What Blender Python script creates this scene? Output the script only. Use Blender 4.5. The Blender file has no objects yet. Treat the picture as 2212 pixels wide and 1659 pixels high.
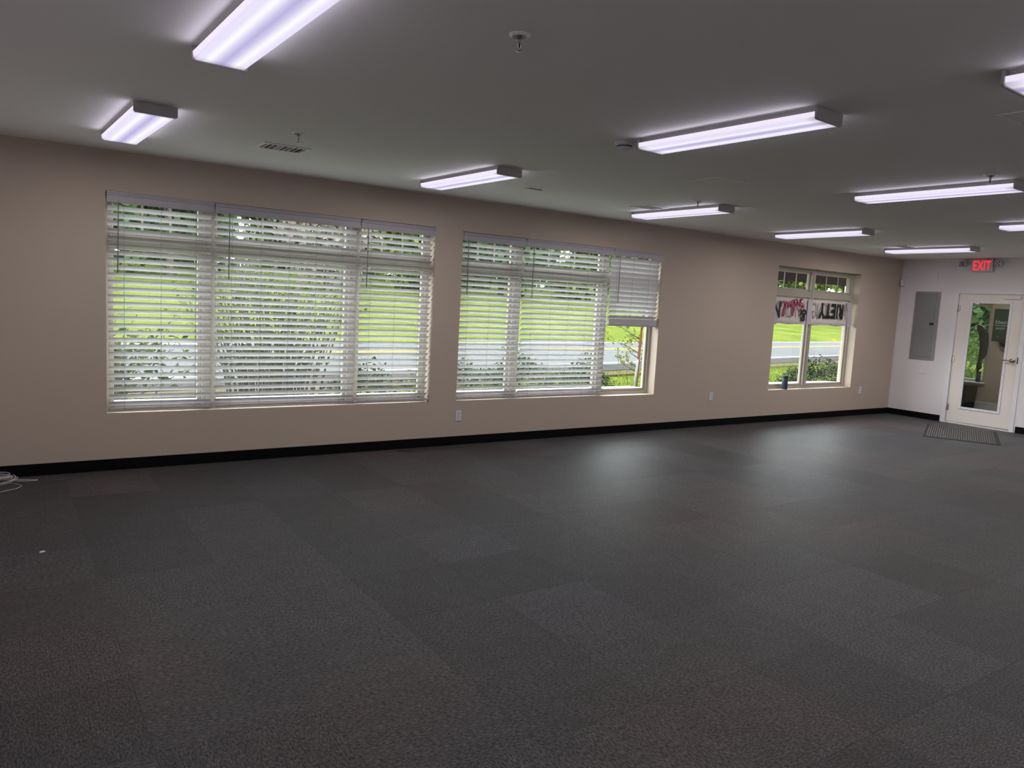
import bpy, bmesh, math, random
import numpy as np
from mathutils import Matrix, Vector

random.seed(7)
rng = np.random.default_rng(7)
SC = bpy.context.scene
COL = SC.collection
PI = math.pi

# ------------------------------------------------------------------ camera
CAM_Z = 1.6345
FPX, YAW, PITCH, ROLL = 1621.8, 0.60136, 0.11015, 0.05266
_f = Vector((math.sin(YAW) * math.cos(PITCH), math.cos(YAW) * math.cos(PITCH), -math.sin(PITCH)))
_r = Vector((math.cos(YAW), -math.sin(YAW), 0))
_u = _r.cross(_f)
_r2 = _r * math.cos(ROLL) + _u * math.sin(ROLL)
_u2 = -_r * math.sin(ROLL) + _u * math.cos(ROLL)
cam_data = bpy.data.cameras.new('camera')
cam_data.sensor_fit = 'HORIZONTAL'
cam_data.sensor_width = 36.0
cam_data.lens = FPX / 2212.0 * 36.0
cam_data.clip_start = 0.05
cam_data.clip_end = 600
cam = bpy.data.objects.new('camera', cam_data)
COL.objects.link(cam)
cam.matrix_world = Matrix(((_r2.x, _u2.x, -_f.x, 0), (_r2.y, _u2.y, -_f.y, 0),
                           (_r2.z, _u2.z, -_f.z, CAM_Z), (0, 0, 0, 1)))
SC.camera = cam

# ------------------------------------------------------------------ world, sun, exposure
world = bpy.data.worlds.new('overcast_sky')
SC.world = world
world.use_nodes = True
bg = world.node_tree.nodes['Background']
bg.inputs['Color'].default_value = (0.93, 0.97, 1.0, 1)
bg.inputs['Strength'].default_value = 11.5
sun_d = bpy.data.lights.new('sun', 'SUN')
sun_d.energy = 1.8
sun_d.angle = math.radians(12)
sun_d.color = (1.0, 0.96, 0.86)
sun = bpy.data.objects.new('sun', sun_d)
COL.objects.link(sun)
sun.rotation_euler = (math.radians(38), 0, math.radians(12))    # from behind the building, high up
SC.view_settings.view_transform = 'Standard'
SC.view_settings.look = 'None'
SC.view_settings.gamma = 1.0
SC.view_settings.use_curve_mapping = False
SC.view_settings.exposure = 0.0
SC.cycles.use_denoising = True
SC.cycles.use_adaptive_sampling = True
SC.cycles.adaptive_threshold = 0.05
SC.cycles.max_bounces = 6
SC.cycles.diffuse_bounces = 3
SC.cycles.glossy_bounces = 3
SC.cycles.transparent_max_bounces = 10
SC.cycles.sample_clamp_indirect = 4.0
SC.cycles.caustics_reflective = False
SC.cycles.caustics_refractive = False

LAMP_WATTS = 10.0        # light each ceiling fixture gives downwards
LAMP_SIDE_WATTS = 0.42    # light leaving each long side of the wrap-around lens
LAMP_COLOR = (1.0, 0.955, 0.925)

# ------------------------------------------------------------------ helpers
def tag(o, label=None, cat=None, group=None, kind=None):
    if label: o['label'] = label
    if cat: o['category'] = cat
    if group: o['group'] = group
    if kind: o['kind'] = kind
    return o

def empty(name, loc=(0, 0, 0), rz=0.0, label=None, cat=None, group=None, kind=None, parent=None):
    o = bpy.data.objects.new(name, None)
    o.empty_display_size = 0.05
    COL.objects.link(o)
    o.location = loc
    o.rotation_euler = (0, 0, rz)
    if parent: o.parent = parent
    return tag(o, label, cat, group, kind)

def link(name, me, parent=None, loc=(0, 0, 0), rot=(0, 0, 0)):
    o = bpy.data.objects.new(name, me)
    COL.objects.link(o)
    o.location = loc
    o.rotation_euler = rot
    if parent: o.parent = parent
    return o

class MB:
    def __init__(self):
        self.v, self.f, self.sm, self.mi = [], [], [], []
    def add(self, verts, faces, smooth=False, m=0):
        n = len(self.v)
        self.v += [tuple(p) for p in verts]
        self.f += [tuple(i + n for i in f) for f in faces]
        self.sm += [smooth] * len(faces)
        self.mi += [m] * len(faces)
        return self
    def box(self, x0, x1, y0, y1, z0, z1, m=0):
        vs = [(x, y, z) for x in (x0, x1) for y in (y0, y1) for z in (z0, z1)]
        return self.add(vs, [(0, 1, 3, 2), (4, 6, 7, 5), (0, 4, 5, 1), (2, 3, 7, 6), (0, 2, 6, 4), (1, 5, 7, 3)], m=m)
    def bbox(self, x0, x1, y0, y1, z0, z1, b=0.003, seg=1, m=0):
        bm = bmesh.new()
        r = bmesh.ops.create_cube(bm, size=1.0)
        for v in r['verts']:
            v.co = Vector(((x0 + x1) / 2 + v.co.x * (x1 - x0), (y0 + y1) / 2 + v.co.y * (y1 - y0), (z0 + z1) / 2 + v.co.z * (z1 - z0)))
        bmesh.ops.bevel(bm, geom=bm.edges[:], offset=b, segments=seg, affect='EDGES', profile=0.5)
        bm.verts.index_update()
        self.add([v.co[:] for v in bm.verts], [[v.index for v in f.verts] for f in bm.faces], m=m)
        bm.free()
        return self
    def lathe(self, prof, n=20, c=(0, 0, 0), axis='z', cap=True, m=0):
        vs, fs = [], []
        for r, t in prof:
            for k in range(n):
                a = 2 * PI * k / n
                x, y = r * math.cos(a), r * math.sin(a)
                p = (x, y, t) if axis == 'z' else ((t, x, y) if axis == 'x' else (x, t, y))
                vs.append((p[0] + c[0], p[1] + c[1], p[2] + c[2]))
        for i in range(len(prof) - 1):
            for k in range(n):
                k2 = (k + 1) % n
                fs.append((i * n + k, i * n + k2, (i + 1) * n + k2, (i + 1) * n + k))
        self.add(vs, fs, True, m)
        if cap:
            L = (len(prof) - 1) * n
            self.add(vs[:n], [tuple(range(n))[::-1]], False, m)
            self.add(vs[L:], [tuple(range(n))], False, m)
        return self
    def tube(self, path, r, n=6, m=0, r1=None):
        P = [Vector(p) for p in path]
        vs, fs = [], []
        N = len(P)
        for i, p in enumerate(P):
            t = (P[min(i + 1, N - 1)] - P[max(i - 1, 0)])
            t = t.normalized() if t.length > 1e-9 else Vector((0, 0, 1))
            a = Vector((0, 0, 1)) if abs(t.z) < 0.9 else Vector((1, 0, 0))
            u = t.cross(a).normalized(); w = t.cross(u)
            rr = r if r1 is None else r + (r1 - r) * i / max(1, N - 1)
            for k in range(n):
                an = 2 * PI * k / n
                q = p + u * (rr * math.cos(an)) + w * (rr * math.sin(an))
                vs.append(q[:])
        for i in range(N - 1):
            for k in range(n):
                k2 = (k + 1) % n
                fs.append((i * n + k, i * n + k2, (i + 1) * n + k2, (i + 1) * n + k))
        fs.append(tuple(range(n))[::-1]); fs.append(tuple(range((N - 1) * n, N * n)))
        return self.add(vs, fs, n > 4, m)
    def prism(self, poly, t0, t1, axis='z', m=0):
        n = len(poly)
        def P(a, b, t):
            return (a, b, t) if axis == 'z' else ((t, a, b) if axis == 'x' else (a, t, b))
        vs = [P(a, b, t0) for a, b in poly] + [P(a, b, t1) for a, b in poly]
        fs = [tuple(range(n))[::-1], tuple(range(n, 2 * n))]
        fs += [(i, (i + 1) % n, n + (i + 1) % n, n + i) for i in range(n)]
        return self.add(vs, fs, False, m)
    def mesh(self, name, mats):
        me = bpy.data.meshes.new(name)
        me.from_pydata(self.v, [], self.f)
        me.polygons.foreach_set('use_smooth', self.sm)
        me.polygons.foreach_set('material_index', self.mi)
        for mt in (mats if isinstance(mats, (list, tuple)) else [mats]):
            me.materials.append(mt)
        bm = bmesh.new(); bm.from_mesh(me)
        bmesh.ops.recalc_face_normals(bm, faces=bm.faces[:])
        bm.to_mesh(me); bm.free()
        me.update()
        return me
    def build(self, name, mats, parent=None, loc=(0, 0, 0), rot=(0, 0, 0)):
        return link(name, self.mesh(name, mats), parent, loc, rot)

def text_mesh(body, size, mat, name='lettering', extrude=0.001, bold=0.0, sx=1.0, spacing=1.0, align='LEFT'):
    cu = bpy.data.curves.new(name, 'FONT')
    cu.body = body; cu.size = size; cu.extrude = extrude; cu.offset = bold
    cu.resolution_u = 3; cu.space_character = spacing; cu.align_x = align
    o = bpy.data.objects.new(name, cu); COL.objects.link(o)
    dg = bpy.context.evaluated_depsgraph_get()
    me = bpy.data.meshes.new_from_object(o.evaluated_get(dg))
    bpy.data.objects.remove(o); bpy.data.curves.remove(cu)
    me.name = name
    me.materials.clear(); me.materials.append(mat)
    me.transform(Matrix.Diagonal((sx, 1, 1, 1)))
    return me

# ------------------------------------------------------------------ materials (all procedural)
def nm(name):
    mt = bpy.data.materials.new(name); mt.use_nodes = True
    nt = mt.node_tree
    return mt, nt, nt.nodes['Principled BSDF'], nt.nodes['Material Output']

def pmat(name, col, rough=0.5, var=0.06, scale=8.0, bump=0.0, bscale=None, metal=0.0, spec=0.5, coord='Object', alpha_tr=0.0):
    mt, nt, bs, out = nm(name)
    tc = nt.nodes.new('ShaderNodeTexCoord')
    nz = nt.nodes.new('ShaderNodeTexNoise'); nz.inputs['Scale'].default_value = scale; nz.inputs['Detail'].default_value = 4
    nt.links.new(tc.outputs[coord], nz.inputs['Vector'])
    mx = nt.nodes.new('ShaderNodeMix'); mx.data_type = 'RGBA'
    mx.inputs[6].default_value = tuple(c * (1 - var) for c in col) + (1,)
    mx.inputs[7].default_value = tuple(min(1, c * (1 + var)) for c in col) + (1,)
    nt.links.new(nz.outputs['Fac'], mx.inputs[0])
    nt.links.new(mx.outputs[2], bs.inputs['Base Color'])
    bs.inputs['Roughness'].default_value = rough
    bs.inputs['Metallic'].default_value = metal
    bs.inputs['Specular IOR Level'].default_value = spec
    if bump:
        nb = nt.nodes.new('ShaderNodeTexNoise'); nb.inputs['Scale'].default_value = bscale or scale * 20; nb.inputs['Detail'].default_value = 3
        nt.links.new(tc.outputs[coord], nb.inputs['Vector'])
        bp = nt.nodes.new('ShaderNodeBump'); bp.inputs['Strength'].default_value = bump; bp.inputs['Distance'].default_value = 0.002
        nt.links.new(nb.outputs['Fac'], bp.inputs['Height']); nt.links.new(bp.outputs['Normal'], bs.inputs['Normal'])
    return mt

def emat(name, col, strength):
    mt, nt, bs, out = nm(name)
    bs.inputs['Base Color'].default_value = tuple(c * 0.5 for c in col) + (1,)
    bs.inputs['Emission Color'].default_value = tuple(col) + (1,)
    bs.inputs['Emission Strength'].default_value = strength
    return mt

def leafmat(name, cols, trans=0.35, rough=0.6):
    """leaf colours vary from leaf to leaf; light passes through the blades"""
    mt, nt, bs, out = nm(name)
    ge = nt.nodes.new('ShaderNodeNewGeometry')
    rp = nt.nodes.new('ShaderNodeValToRGB')
    el = rp.color_ramp.elements
    while len(el) < len(cols): el.new(0.5)
    for i, c in enumerate(cols):
        el[i].position = i / max(1, len(cols) - 1); el[i].color = tuple(c) + (1,)
    nt.links.new(ge.outputs['Random Per Island'], rp.inputs['Fac'])
    nt.links.new(rp.outputs['Color'], bs.inputs['Base Color'])
    bs.inputs['Roughness'].default_value = rough
    bs.inputs['Specular IOR Level'].default_value = 0.04
    tr = nt.nodes.new('ShaderNodeBsdfTranslucent')
    nt.links.new(rp.outputs['Color'], tr.inputs['Color'])
    ms = nt.nodes.new('ShaderNodeMixShader'); ms.inputs[0].default_value = trans
    nt.links.new(bs.outputs['BSDF'], ms.inputs[1]); nt.links.new(tr.outputs['BSDF'], ms.inputs[2])
    nt.links.new(ms.outputs[0], out.inputs['Surface'])
    return mt

def glassmat(name, refl=0.06, tint=(0.97, 0.99, 0.98)):
    mt, nt, bs, out = nm(name)
    nt.nodes.remove(bs)
    tp = nt.nodes.new('ShaderNodeBsdfTransparent'); tp.inputs['Color'].default_value = tuple(tint) + (1,)
    gl = nt.nodes.new('ShaderNodeBsdfGlossy'); gl.inputs['Roughness'].default_value = 0.02
    lw = nt.nodes.new('ShaderNodeLayerWeight'); lw.inputs['Blend'].default_value = 0.14
    mp = nt.nodes.new('ShaderNodeMapRange'); mp.inputs['To Min'].default_value = refl * 0.5; mp.inputs['To Max'].default_value = 0.36
    nt.links.new(lw.outputs['Fresnel'], mp.inputs['Value'])
    ms = nt.nodes.new('ShaderNodeMixShader')
    nt.links.new(mp.outputs[0], ms.inputs[0]); nt.links.new(tp.outputs[0], ms.inputs[1]); nt.links.new(gl.outputs[0], ms.inputs[2])
    nt.links.new(ms.outputs[0], out.inputs['Surface'])
    return mt

def carpetmat(name):
    mt, nt, bs, out = nm(name)
    N = nt.nodes; L = nt.links
    tc = N.new('ShaderNodeTexCoord'); oi = N.new('ShaderNodeObjectInfo')
    ge = N.new('ShaderNodeNewGeometry')
    # shift each tile's grain so that no two are alike
    sh = N.new('ShaderNodeVectorMath'); sh.operation = 'SCALE'; sh.inputs[3].default_value = 37.0
    cb = N.new('ShaderNodeCombineXYZ'); L.new(oi.outputs['Random'], cb.inputs[0]); L.new(oi.outputs['Random'], cb.inputs[1])
    L.new(cb.outputs[0], sh.inputs[0])
    ad = N.new('ShaderNodeVectorMath'); L.new(tc.outputs['Object'], ad.inputs[0]); L.new(sh.outputs[0], ad.inputs[1])
    mp = N.new('ShaderNodeMapping'); mp.inputs['Scale'].default_value = (0.36, 1.0, 1.0); L.new(ad.outputs[0], mp.inputs['Vector'])
    n1 = N.new('ShaderNodeTexNoise'); n1.inputs['Scale'].default_value = 140; n1.inputs['Detail'].default_value = 2.5; n1.inputs['Roughness'].default_value = 0.75
    L.new(mp.outputs[0], n1.inputs['Vector'])
    n2 = N.new('ShaderNodeTexNoise'); n2.inputs['Scale'].default_value = 16; n2.inputs['Detail'].default_value = 3
    L.new(mp.outputs[0], n2.inputs['Vector'])
    rp = N.new('ShaderNodeValToRGB')
    e = rp.color_ramp.elements
    e[0].position = 0.40; e[0].color = (0.006, 0.0056, 0.0065, 1)
    e[1].position = 0.66; e[1].color = (0.094, 0.088, 0.094, 1)
    L.new(n1.outputs['Fac'], rp.inputs['Fac'])
    # tile-to-tile tone
    mr = N.new('ShaderNodeMapRange'); mr.inputs['To Min'].default_value = 0.68; mr.inputs['To Max'].default_value = 1.20
    L.new(oi.outputs['Random'], mr.inputs['Value'])
    m2 = N.new('ShaderNodeMapRange'); m2.inputs['From Min'].default_value = 0.3; m2.inputs['From Max'].default_value = 0.7
    m2.inputs['To Min'].default_value = 0.82; m2.inputs['To Max'].default_value = 1.18
    L.new(n2.outputs['Fac'], m2.inputs['Value'])
    mu = N.new('ShaderNodeMath'); mu.operation = 'MULTIPLY'; L.new(mr.outputs[0], mu.inputs[0]); L.new(m2.outputs[0], mu.inputs[1])
    sc = N.new('ShaderNodeVectorMath'); sc.operation = 'SCALE'; L.new(rp.outputs['Color'], sc.inputs[0]); L.new(mu.outputs[0], sc.inputs[3])
    # soft camera colour cast painted into the carpet: rusty lanes, olive and blue-grey areas
    n3 = N.new('ShaderNodeTexNoise'); n3.inputs['Scale'].default_value = 0.42; n3.inputs['Detail'].default_value = 2
    L.new(ge.outputs['Position'], n3.inputs['Vector'])
    r3 = N.new('ShaderNodeValToRGB'); e3 = r3.color_ramp.elements
    e3[0].position = 0.34; e3[0].color = (0.96, 0.98, 1.12, 1)
    e3[1].position = 0.66; e3[1].color = (1.30, 1.0, 0.95, 1)
    k = e3.new(0.5); k.color = (1.02, 1.02, 1.0, 1)
    L.new(n3.outputs['Fac'], r3.inputs['Fac'])
    ml = N.new('ShaderNodeVectorMath'); ml.operation = 'MULTIPLY'; L.new(sc.outputs[0], ml.inputs[0]); L.new(r3.outputs['Color'], ml.inputs[1])
    L.new(ml.outputs[0], bs.inputs['Base Color'])
    bs.inputs['Roughness'].default_value = 0.55
    bs.inputs['Specular IOR Level'].default_value = 0.27
    bs.inputs['Sheen Weight'].default_value = 0.06
    bp = N.new('ShaderNodeBump'); bp.inputs['Strength'].default_value = 0.6; bp.inputs['Distance'].default_value = 0.003
    L.new(n1.outputs['Fac'], bp.inputs['Height']); L.new(bp.outputs['Normal'], bs.inputs['Normal'])
    return mt

def lensmat(name):
    """prismatic lens lit by two tubes: bright bands over the tubes, fine ribs across"""
    mt, nt, bs, out = nm(name)
    N = nt.nodes; L = nt.links
    tc = N.new('ShaderNodeTexCoord'); sx = N.new('ShaderNodeSeparateXYZ'); L.new(tc.outputs['Object'], sx.inputs[0])
    ab = N.new('ShaderNodeMath'); ab.operation = 'ABSOLUTE'; L.new(sx.outputs['X'], ab.inputs[0])
    rp = N.new('ShaderNodeValToRGB'); e = rp.color_ramp.elements
    mr = N.new('ShaderNodeMapRange'); mr.inputs['From Max'].default_value = 0.125; L.new(ab.outputs[0], mr.inputs['Value'])
    L.new(mr.outputs[0], rp.inputs['Fac'])
    e[0].position = 0.0; e[0].color = (0.42, 0.37, 0.66, 1)
    e[1].position = 1.0; e[1].color = (0.78, 0.74, 0.92, 1)
    k = e.new(0.22); k.color = (0.60, 0.56, 0.80, 1)
    k = e.new(0.48); k.color = (0.95, 0.92, 0.98, 1)
    k = e.new(0.72); k.color = (0.74, 0.70, 0.90, 1)
    wv = N.new('ShaderNodeTexWave'); wv.bands_direction = 'Y'; wv.inputs['Scale'].default_value = 62; wv.inputs['Distortion'].default_value = 0.0
    L.new(tc.outputs['Object'], wv.inputs['Vector'])
    m2 = N.new('ShaderNodeMapRange'); m2.inputs['To Min'].default_value = 0.93; m2.inputs['To Max'].default_value = 1.07; L.new(wv.outputs['Fac'], m2.inputs['Value'])
    # tubes stop short of the ends
    ay = N.new('ShaderNodeMath'); ay.operation = 'ABSOLUTE'; L.new(sx.outputs['Y'], ay.inputs[0])
    m3 = N.new('ShaderNodeMapRange'); m3.inputs['From Min'].default_value = 0.54; m3.inputs['From Max'].default_value = 0.60; m3.inputs['To Min'].default_value = 1.0; m3.inputs['To Max'].default_value = 0.62
    L.new(ay.outputs[0], m3.inputs['Value'])
    mu = N.new('ShaderNodeMath'); mu.operation = 'MULTIPLY'; L.new(m2.outputs[0], mu.inputs[0]); L.new(m3.outputs[0], mu.inputs[1])
    L.new(rp.outputs['Color'], bs.inputs['Emission Color']); L.new(mu.outputs[0], bs.inputs['Emission Strength'])
    bs.inputs['Base Color'].default_value = (0.25, 0.25, 0.26, 1); bs.inputs['Roughness'].default_value = 0.35
    return mt

M = {}
M['wall_tan'] = pmat('wall_tan', (0.55, 0.457, 0.38), 0.75, 0.02, 1.5, 0.15, 180)
M['wall_white'] = pmat('wall_white', (0.85, 0.80, 0.83), 0.7, 0.02, 1.5, 0.12, 180)
M['ceiling'] = pmat('ceiling_paint', (0.88, 0.875, 0.85), 0.8, 0.02, 1.0, 0.1, 120)
M['carpet'] = carpetmat('carpet_tile')
M['slab'] = pmat('floor_slab', (0.04, 0.04, 0.042), 0.9)
M['vinyl'] = pmat('black_vinyl', (0.003, 0.003, 0.0035), 0.6, 0.1, 5, spec=0.12)
M['almond'] = pmat('almond_vinyl', (0.44, 0.40, 0.34), 0.45, 0.03, 4)
M['glass'] = glassmat('window_glass')
M['doorglass'] = glassmat('door_glass', 0.10, (0.80, 0.85, 0.80))
M['slat'] = pmat('white_slat', (0.80, 0.795, 0.80), 0.42, 0.02, 6)
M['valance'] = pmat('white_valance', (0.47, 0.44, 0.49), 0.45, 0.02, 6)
M['cord'] = pmat('grey_cord', (0.34, 0.34, 0.34), 0.8)
M['wand'] = pmat('grey_wand', (0.22, 0.22, 0.24), 0.35)
M['white_metal'] = pmat('white_enamel', (0.66, 0.65, 0.66), 0.4, 0.02, 6)
M['cap'] = pmat('end_cap_plastic', (0.50, 0.49, 0.49), 0.5, 0.02, 6)
M['lens'] = lensmat('prismatic_lens')
M['lens_side'] = emat('prismatic_lens_side', (0.93, 0.86, 1.0), 0.85)
M['chrome'] = pmat('chrome', (0.62, 0.62, 0.60), 0.22, 0.02, 10, metal=1.0)
M['steel'] = pmat('satin_steel', (0.42, 0.39, 0.37), 0.3, 0.03, 10, metal=1.0)
M['dark'] = pmat('dark_gap', (0.02, 0.02, 0.02), 0.7)
M['white_plastic'] = pmat('white_plastic', (0.72, 0.71, 0.78), 0.4, 0.02, 8)
M['door_paint'] = pmat('door_paint', (0.86, 0.78, 0.74), 0.5, 0.02, 2, 0.08, 90)
M['trim_paint'] = pmat('trim_paint', (0.86, 0.82, 0.86), 0.45, 0.02, 2)
M['panel_grey'] = pmat('panel_grey', (0.29, 0.29, 0.295), 0.45, 0.03, 4)
M['panel_grey2'] = pmat('panel_grey_door', (0.25, 0.25, 0.255), 0.4, 0.03, 4)
M['register'] = pmat('register_enamel', (0.90, 0.90, 0.88), 0.4, 0.02, 6)
M['exit_case'] = pmat('exit_case', (0.62, 0.60, 0.58), 0.5)
M['exit_red'] = emat('exit_red', (1.0, 0.03, 0.06), 1.0)
M['mat_pile'] = pmat('ribbed_mat', (0.11, 0.10, 0.10), 0.95, 0.25, 60, 0.4, 300)
M['mat_rubber'] = pmat('mat_rubber', (0.012, 0.012, 0.012), 0.7)
M['cable'] = pmat('white_cable', (0.75, 0.72, 0.74), 0.45)
M['paper'] = pmat('paper', (0.85, 0.85, 0.85), 0.8)
M['navy'] = pmat('navy_metal', (0.04, 0.07, 0.11), 0.35, 0.05, 10)
M['banner'] = pmat('banner_vinyl', (0.72, 0.66, 0.62), 0.6, 0.04, 5)
M['banner_back'] = pmat('banner_fold', (0.56, 0.52, 0.58), 0.6, 0.04, 5)
M['ink'] = pmat('black_ink', (0.008, 0.008, 0.008), 0.6)
M['ghost'] = pmat('show_through_ink', (0.42, 0.38, 0.38), 0.7)
M['pink'] = pmat('pink_ink', (0.42, 0.02, 0.13), 0.6)
M['sign_green'] = pmat('sign_green', (0.045, 0.085, 0.06), 0.4)
M['sign_white'] = pmat('sign_white', (0.8, 0.82, 0.8), 0.5)
M['fabric_dark'] = pmat('dark_fabric', (0.035, 0.035, 0.03), 0.9, 0.2, 30)
M['maroon'] = pmat('awning_canvas', (0.0263, 0.0158, 0.0173), 0.8, 0.1, 8, spec=0.03)
M['asphalt'] = pmat('asphalt', (0.058, 0.060, 0.062), 0.9, 0.10, 3, 0.4, 60, coord='Generated', spec=0.03)
M['gravel'] = pmat('gravel', (0.027, 0.0255, 0.0248), 0.95, 0.45, 9, 0.8, 40, spec=0.03)
M['line_white'] = pmat('road_white', (0.24, 0.24, 0.24), 0.7, spec=0.03)
M['line_yellow'] = pmat('road_yellow', (0.21, 0.115, 0.008), 0.7, spec=0.03)
M['concrete'] = pmat('concrete', (0.527, 0.5185, 0.493), 0.9, 0.08, 6, 0.3, 80, spec=0.03)
M['bark'] = pmat('bark', (0.10, 0.085, 0.07), 0.9, 0.3, 12, 0.5, 60, spec=0.03)
M['bark_red'] = pmat('bark_red', (0.12, 0.0488, 0.03), 0.85, 0.25, 14, 0.4, 60, spec=0.03)
M['stem'] = pmat('stem', (0.085, 0.08, 0.06), 0.85, 0.3, 15, spec=0.03)
M['siding'] = pmat('siding', (0.225, 0.225, 0.2213), 0.7, spec=0.03)
M['roof'] = pmat('shingle', (0.12, 0.11, 0.11), 0.9)
M['red_sign'] = pmat('red_sign', (0.15, 0.015, 0.015), 0.5)
M['leaf_bush'] = leafmat('leaf_bush', [(0.0136, 0.0323, 0.0059), (0.0323, 0.0603, 0.0093), (0.0603, 0.0918, 0.0161), (0.0238, 0.0485, 0.0127)])
M['leaf_low'] = leafmat('leaf_low', [(0.0064, 0.0176, 0.0088), (0.0152, 0.0336, 0.0152), (0.0456, 0.068, 0.024), (0.068, 0.088, 0.04)])
M['leaf_var'] = leafmat('leaf_variegated', [(0.0035, 0.0077, 0.0035), (0.0077, 0.0154, 0.0063), (0.0175, 0.0287, 0.0133), (0.0679, 0.0728, 0.0602)])
M['leaf_young'] = leafmat('leaf_young', [(0.0968, 0.1112, 0.0144), (0.1328, 0.1448, 0.024), (0.0848, 0.1112, 0.02)])
M['leaf_tree'] = leafmat('leaf_tree', [(0.0392, 0.0768, 0.0184), (0.0848, 0.1392, 0.0312), (0.1616, 0.216, 0.0464), (0.108, 0.1696, 0.0392)])
M['leaf_tree2'] = leafmat('leaf_tree_dark', [(0.0152, 0.04, 0.0152), (0.036, 0.0672, 0.0248), (0.0672, 0.1104, 0.04), (0.048, 0.0856, 0.0336)])
M['leaf_pink'] = leafmat('leaf_blossom', [(0.188, 0.1272, 0.1272), (0.228, 0.176, 0.1672), (0.1208, 0.1272, 0.0608), (0.2424, 0.212, 0.2)])
M['grass_blade'] = leafmat('grass_blade', [(0.0421, 0.0772, 0.0094), (0.0686, 0.1069, 0.014), (0.0967, 0.1193, 0.0234), (0.0577, 0.0897, 0.0109)], 0.3)

def lawnmat():
    mt, nt, bs, out = nm('lawn')
    N = nt.nodes; L = nt.links
    tc = N.new('ShaderNodeTexCoord')
    a = N.new('ShaderNodeTexNoise'); a.inputs['Scale'].default_value = 0.35; a.inputs['Detail'].default_value = 5
    b = N.new('ShaderNodeTexNoise'); b.inputs['Scale'].default_value = 14; b.inputs['Detail'].default_value = 5
    L.new(tc.outputs['Object'], a.inputs['Vector']); L.new(tc.outputs['Object'], b.inputs['Vector'])
    ad = N.new('ShaderNodeMath'); ad.operation = 'ADD'; L.new(a.outputs['Fac'], ad.inputs[0]); L.new(b.outputs['Fac'], ad.inputs[1])
    dv = N.new('ShaderNodeMath'); dv.operation = 'MULTIPLY'; dv.inputs[1].default_value = 0.5; L.new(ad.outputs[0], dv.inputs[0])
    rp = N.new('ShaderNodeValToRGB'); e = rp.color_ramp.elements
    e[0].position = 0.36; e[0].color = (0.039, 0.053, 0.011, 1)
    e[1].position = 0.66; e[1].color = (0.097, 0.108, 0.028, 1)
    k = e.new(0.52); k.color = (0.064, 0.082, 0.015, 1)
    L.new(dv.outputs[0], rp.inputs['Fac']); L.new(rp.outputs['Color'], bs.inputs['Base Color'])
    bs.inputs['Roughness'].default_value = 0.9; bs.inputs['Specular IOR Level'].default_value = 0.0
    bp = N.new('ShaderNodeBump'); bp.inputs['Strength'].default_value = 0.7; bp.inputs['Distance'].default_value = 0.05
    L.new(b.outputs['Fac'], bp.inputs['Height']); L.new(bp.outputs['Normal'], bs.inputs['Normal'])
    return mt
M['lawn'] = lawnmat()

# ------------------------------------------------------------------ room shell
D = 7.171          # inner face of the window wall
X1 = 13.063        # inner face of the end wall
X0, Y0 = -0.55, -0.65
H = 2.70
TW = 0.26          # window wall thickness
W1 = (0.742, 3.841, 0.490, 2.368)
W2 = (4.177, 7.228, 0.490, 2.356)
W3 = (9.645, 11.825, 0.488, 2.372)
VX, VY0, VY1 = 15.9, 4.2, 7.82      # entry vestibule behind the end wall

mb = MB()
xs = [X0 - 0.2, W1[0], W1[1], W2[0], W2[1], W3[0], W3[1], X1 + 0.12]
for i in range(len(xs) - 1):
    w = {1: W1, 3: W2, 5: W3}.get(i)
    if w:
        mb.box(xs[i], xs[i + 1], D, D + TW, -0.4, w[2]); mb.box(xs[i], xs[i + 1], D, D + TW, w[3], H)
    else:
        mb.box(xs[i], xs[i + 1], D, D + TW, -0.4, H)
tag(mb.build('wall_back', M['wall_tan']), 'tan painted wall with three recessed windows', kind='structure')

DY0, DY1, DZ1 = 5.205, 6.180, 2.14       # door opening
mb = MB()
mb.box(X1, X1 + 0.12, Y0 - 0.2, DY0 - 0.02, -0.2, H); mb.box(X1, X1 + 0.12, DY1 + 0.02, D, -0.2, H)
mb.box(X1, X1 + 0.12, DY0 - 0.02, DY1 + 0.02, DZ1 + 0.02, H)
tag(mb.build('wall_right', M['wall_white']), 'white end wall with the glazed door', kind='structure')
tag(MB().box(X0 - 0.2, X0, Y0 - 0.2, D, -0.2, H).build('wall_left', M['wall_white']), 'white side wall of the room', kind='structure')
tag(MB().box(X0, X1, Y0 - 0.2, Y0, -0.2, H).build('wall_front', M['wall_white']), 'white wall facing the windows', kind='structure')
tag(MB().box(X0 - 0.2, VX + 0.12, Y0 - 0.2, D + TW, H, H + 0.25).box(X1 + 0.12, VX + 0.12, D + TW, VY1 + 0.12, H, H + 0.25).build('ceiling', M['ceiling']),
    'white painted drywall ceiling', kind='structure')

# vestibule shell (seen through the door glass)
VWy = (6.875, 7.72); VWz = (0.53, 2.06)
mb = MB()
mb.box(VX, VX + 0.12, VY0, VWy[0], -0.2, H).box(VX, VX + 0.12, VWy[1], VY1 + 0.12, -0.2, H)
mb.box(VX, VX + 0.12, VWy[0], VWy[1], -0.2, VWz[0]).box(VX, VX + 0.12, VWy[0], VWy[1], VWz[1], H)
vw = tag(mb.build('wall_vestibule', M['wall_tan']), 'tan vestibule wall behind the door', kind='structure')
tag(MB().box(X1 + 0.12, VX, VY0 - 0.12, VY0, -0.2, H).box(X1 + 0.12, VX, VY1, VY1 + 0.12, -0.2, H).box(X1 + 0.04, X1 + 0.12, D + TW, VY1 + 0.12, -0.2, H)
    .build('wall_vestibule_side', M['wall_tan']), 'side walls of the vestibule', kind='structure')
bbv = MB().bbox(VX - 0.016, VX, VY0, VY1, 0, 0.155, 0.004).build('baseboard_vestibule', M['trim_paint'])
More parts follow.
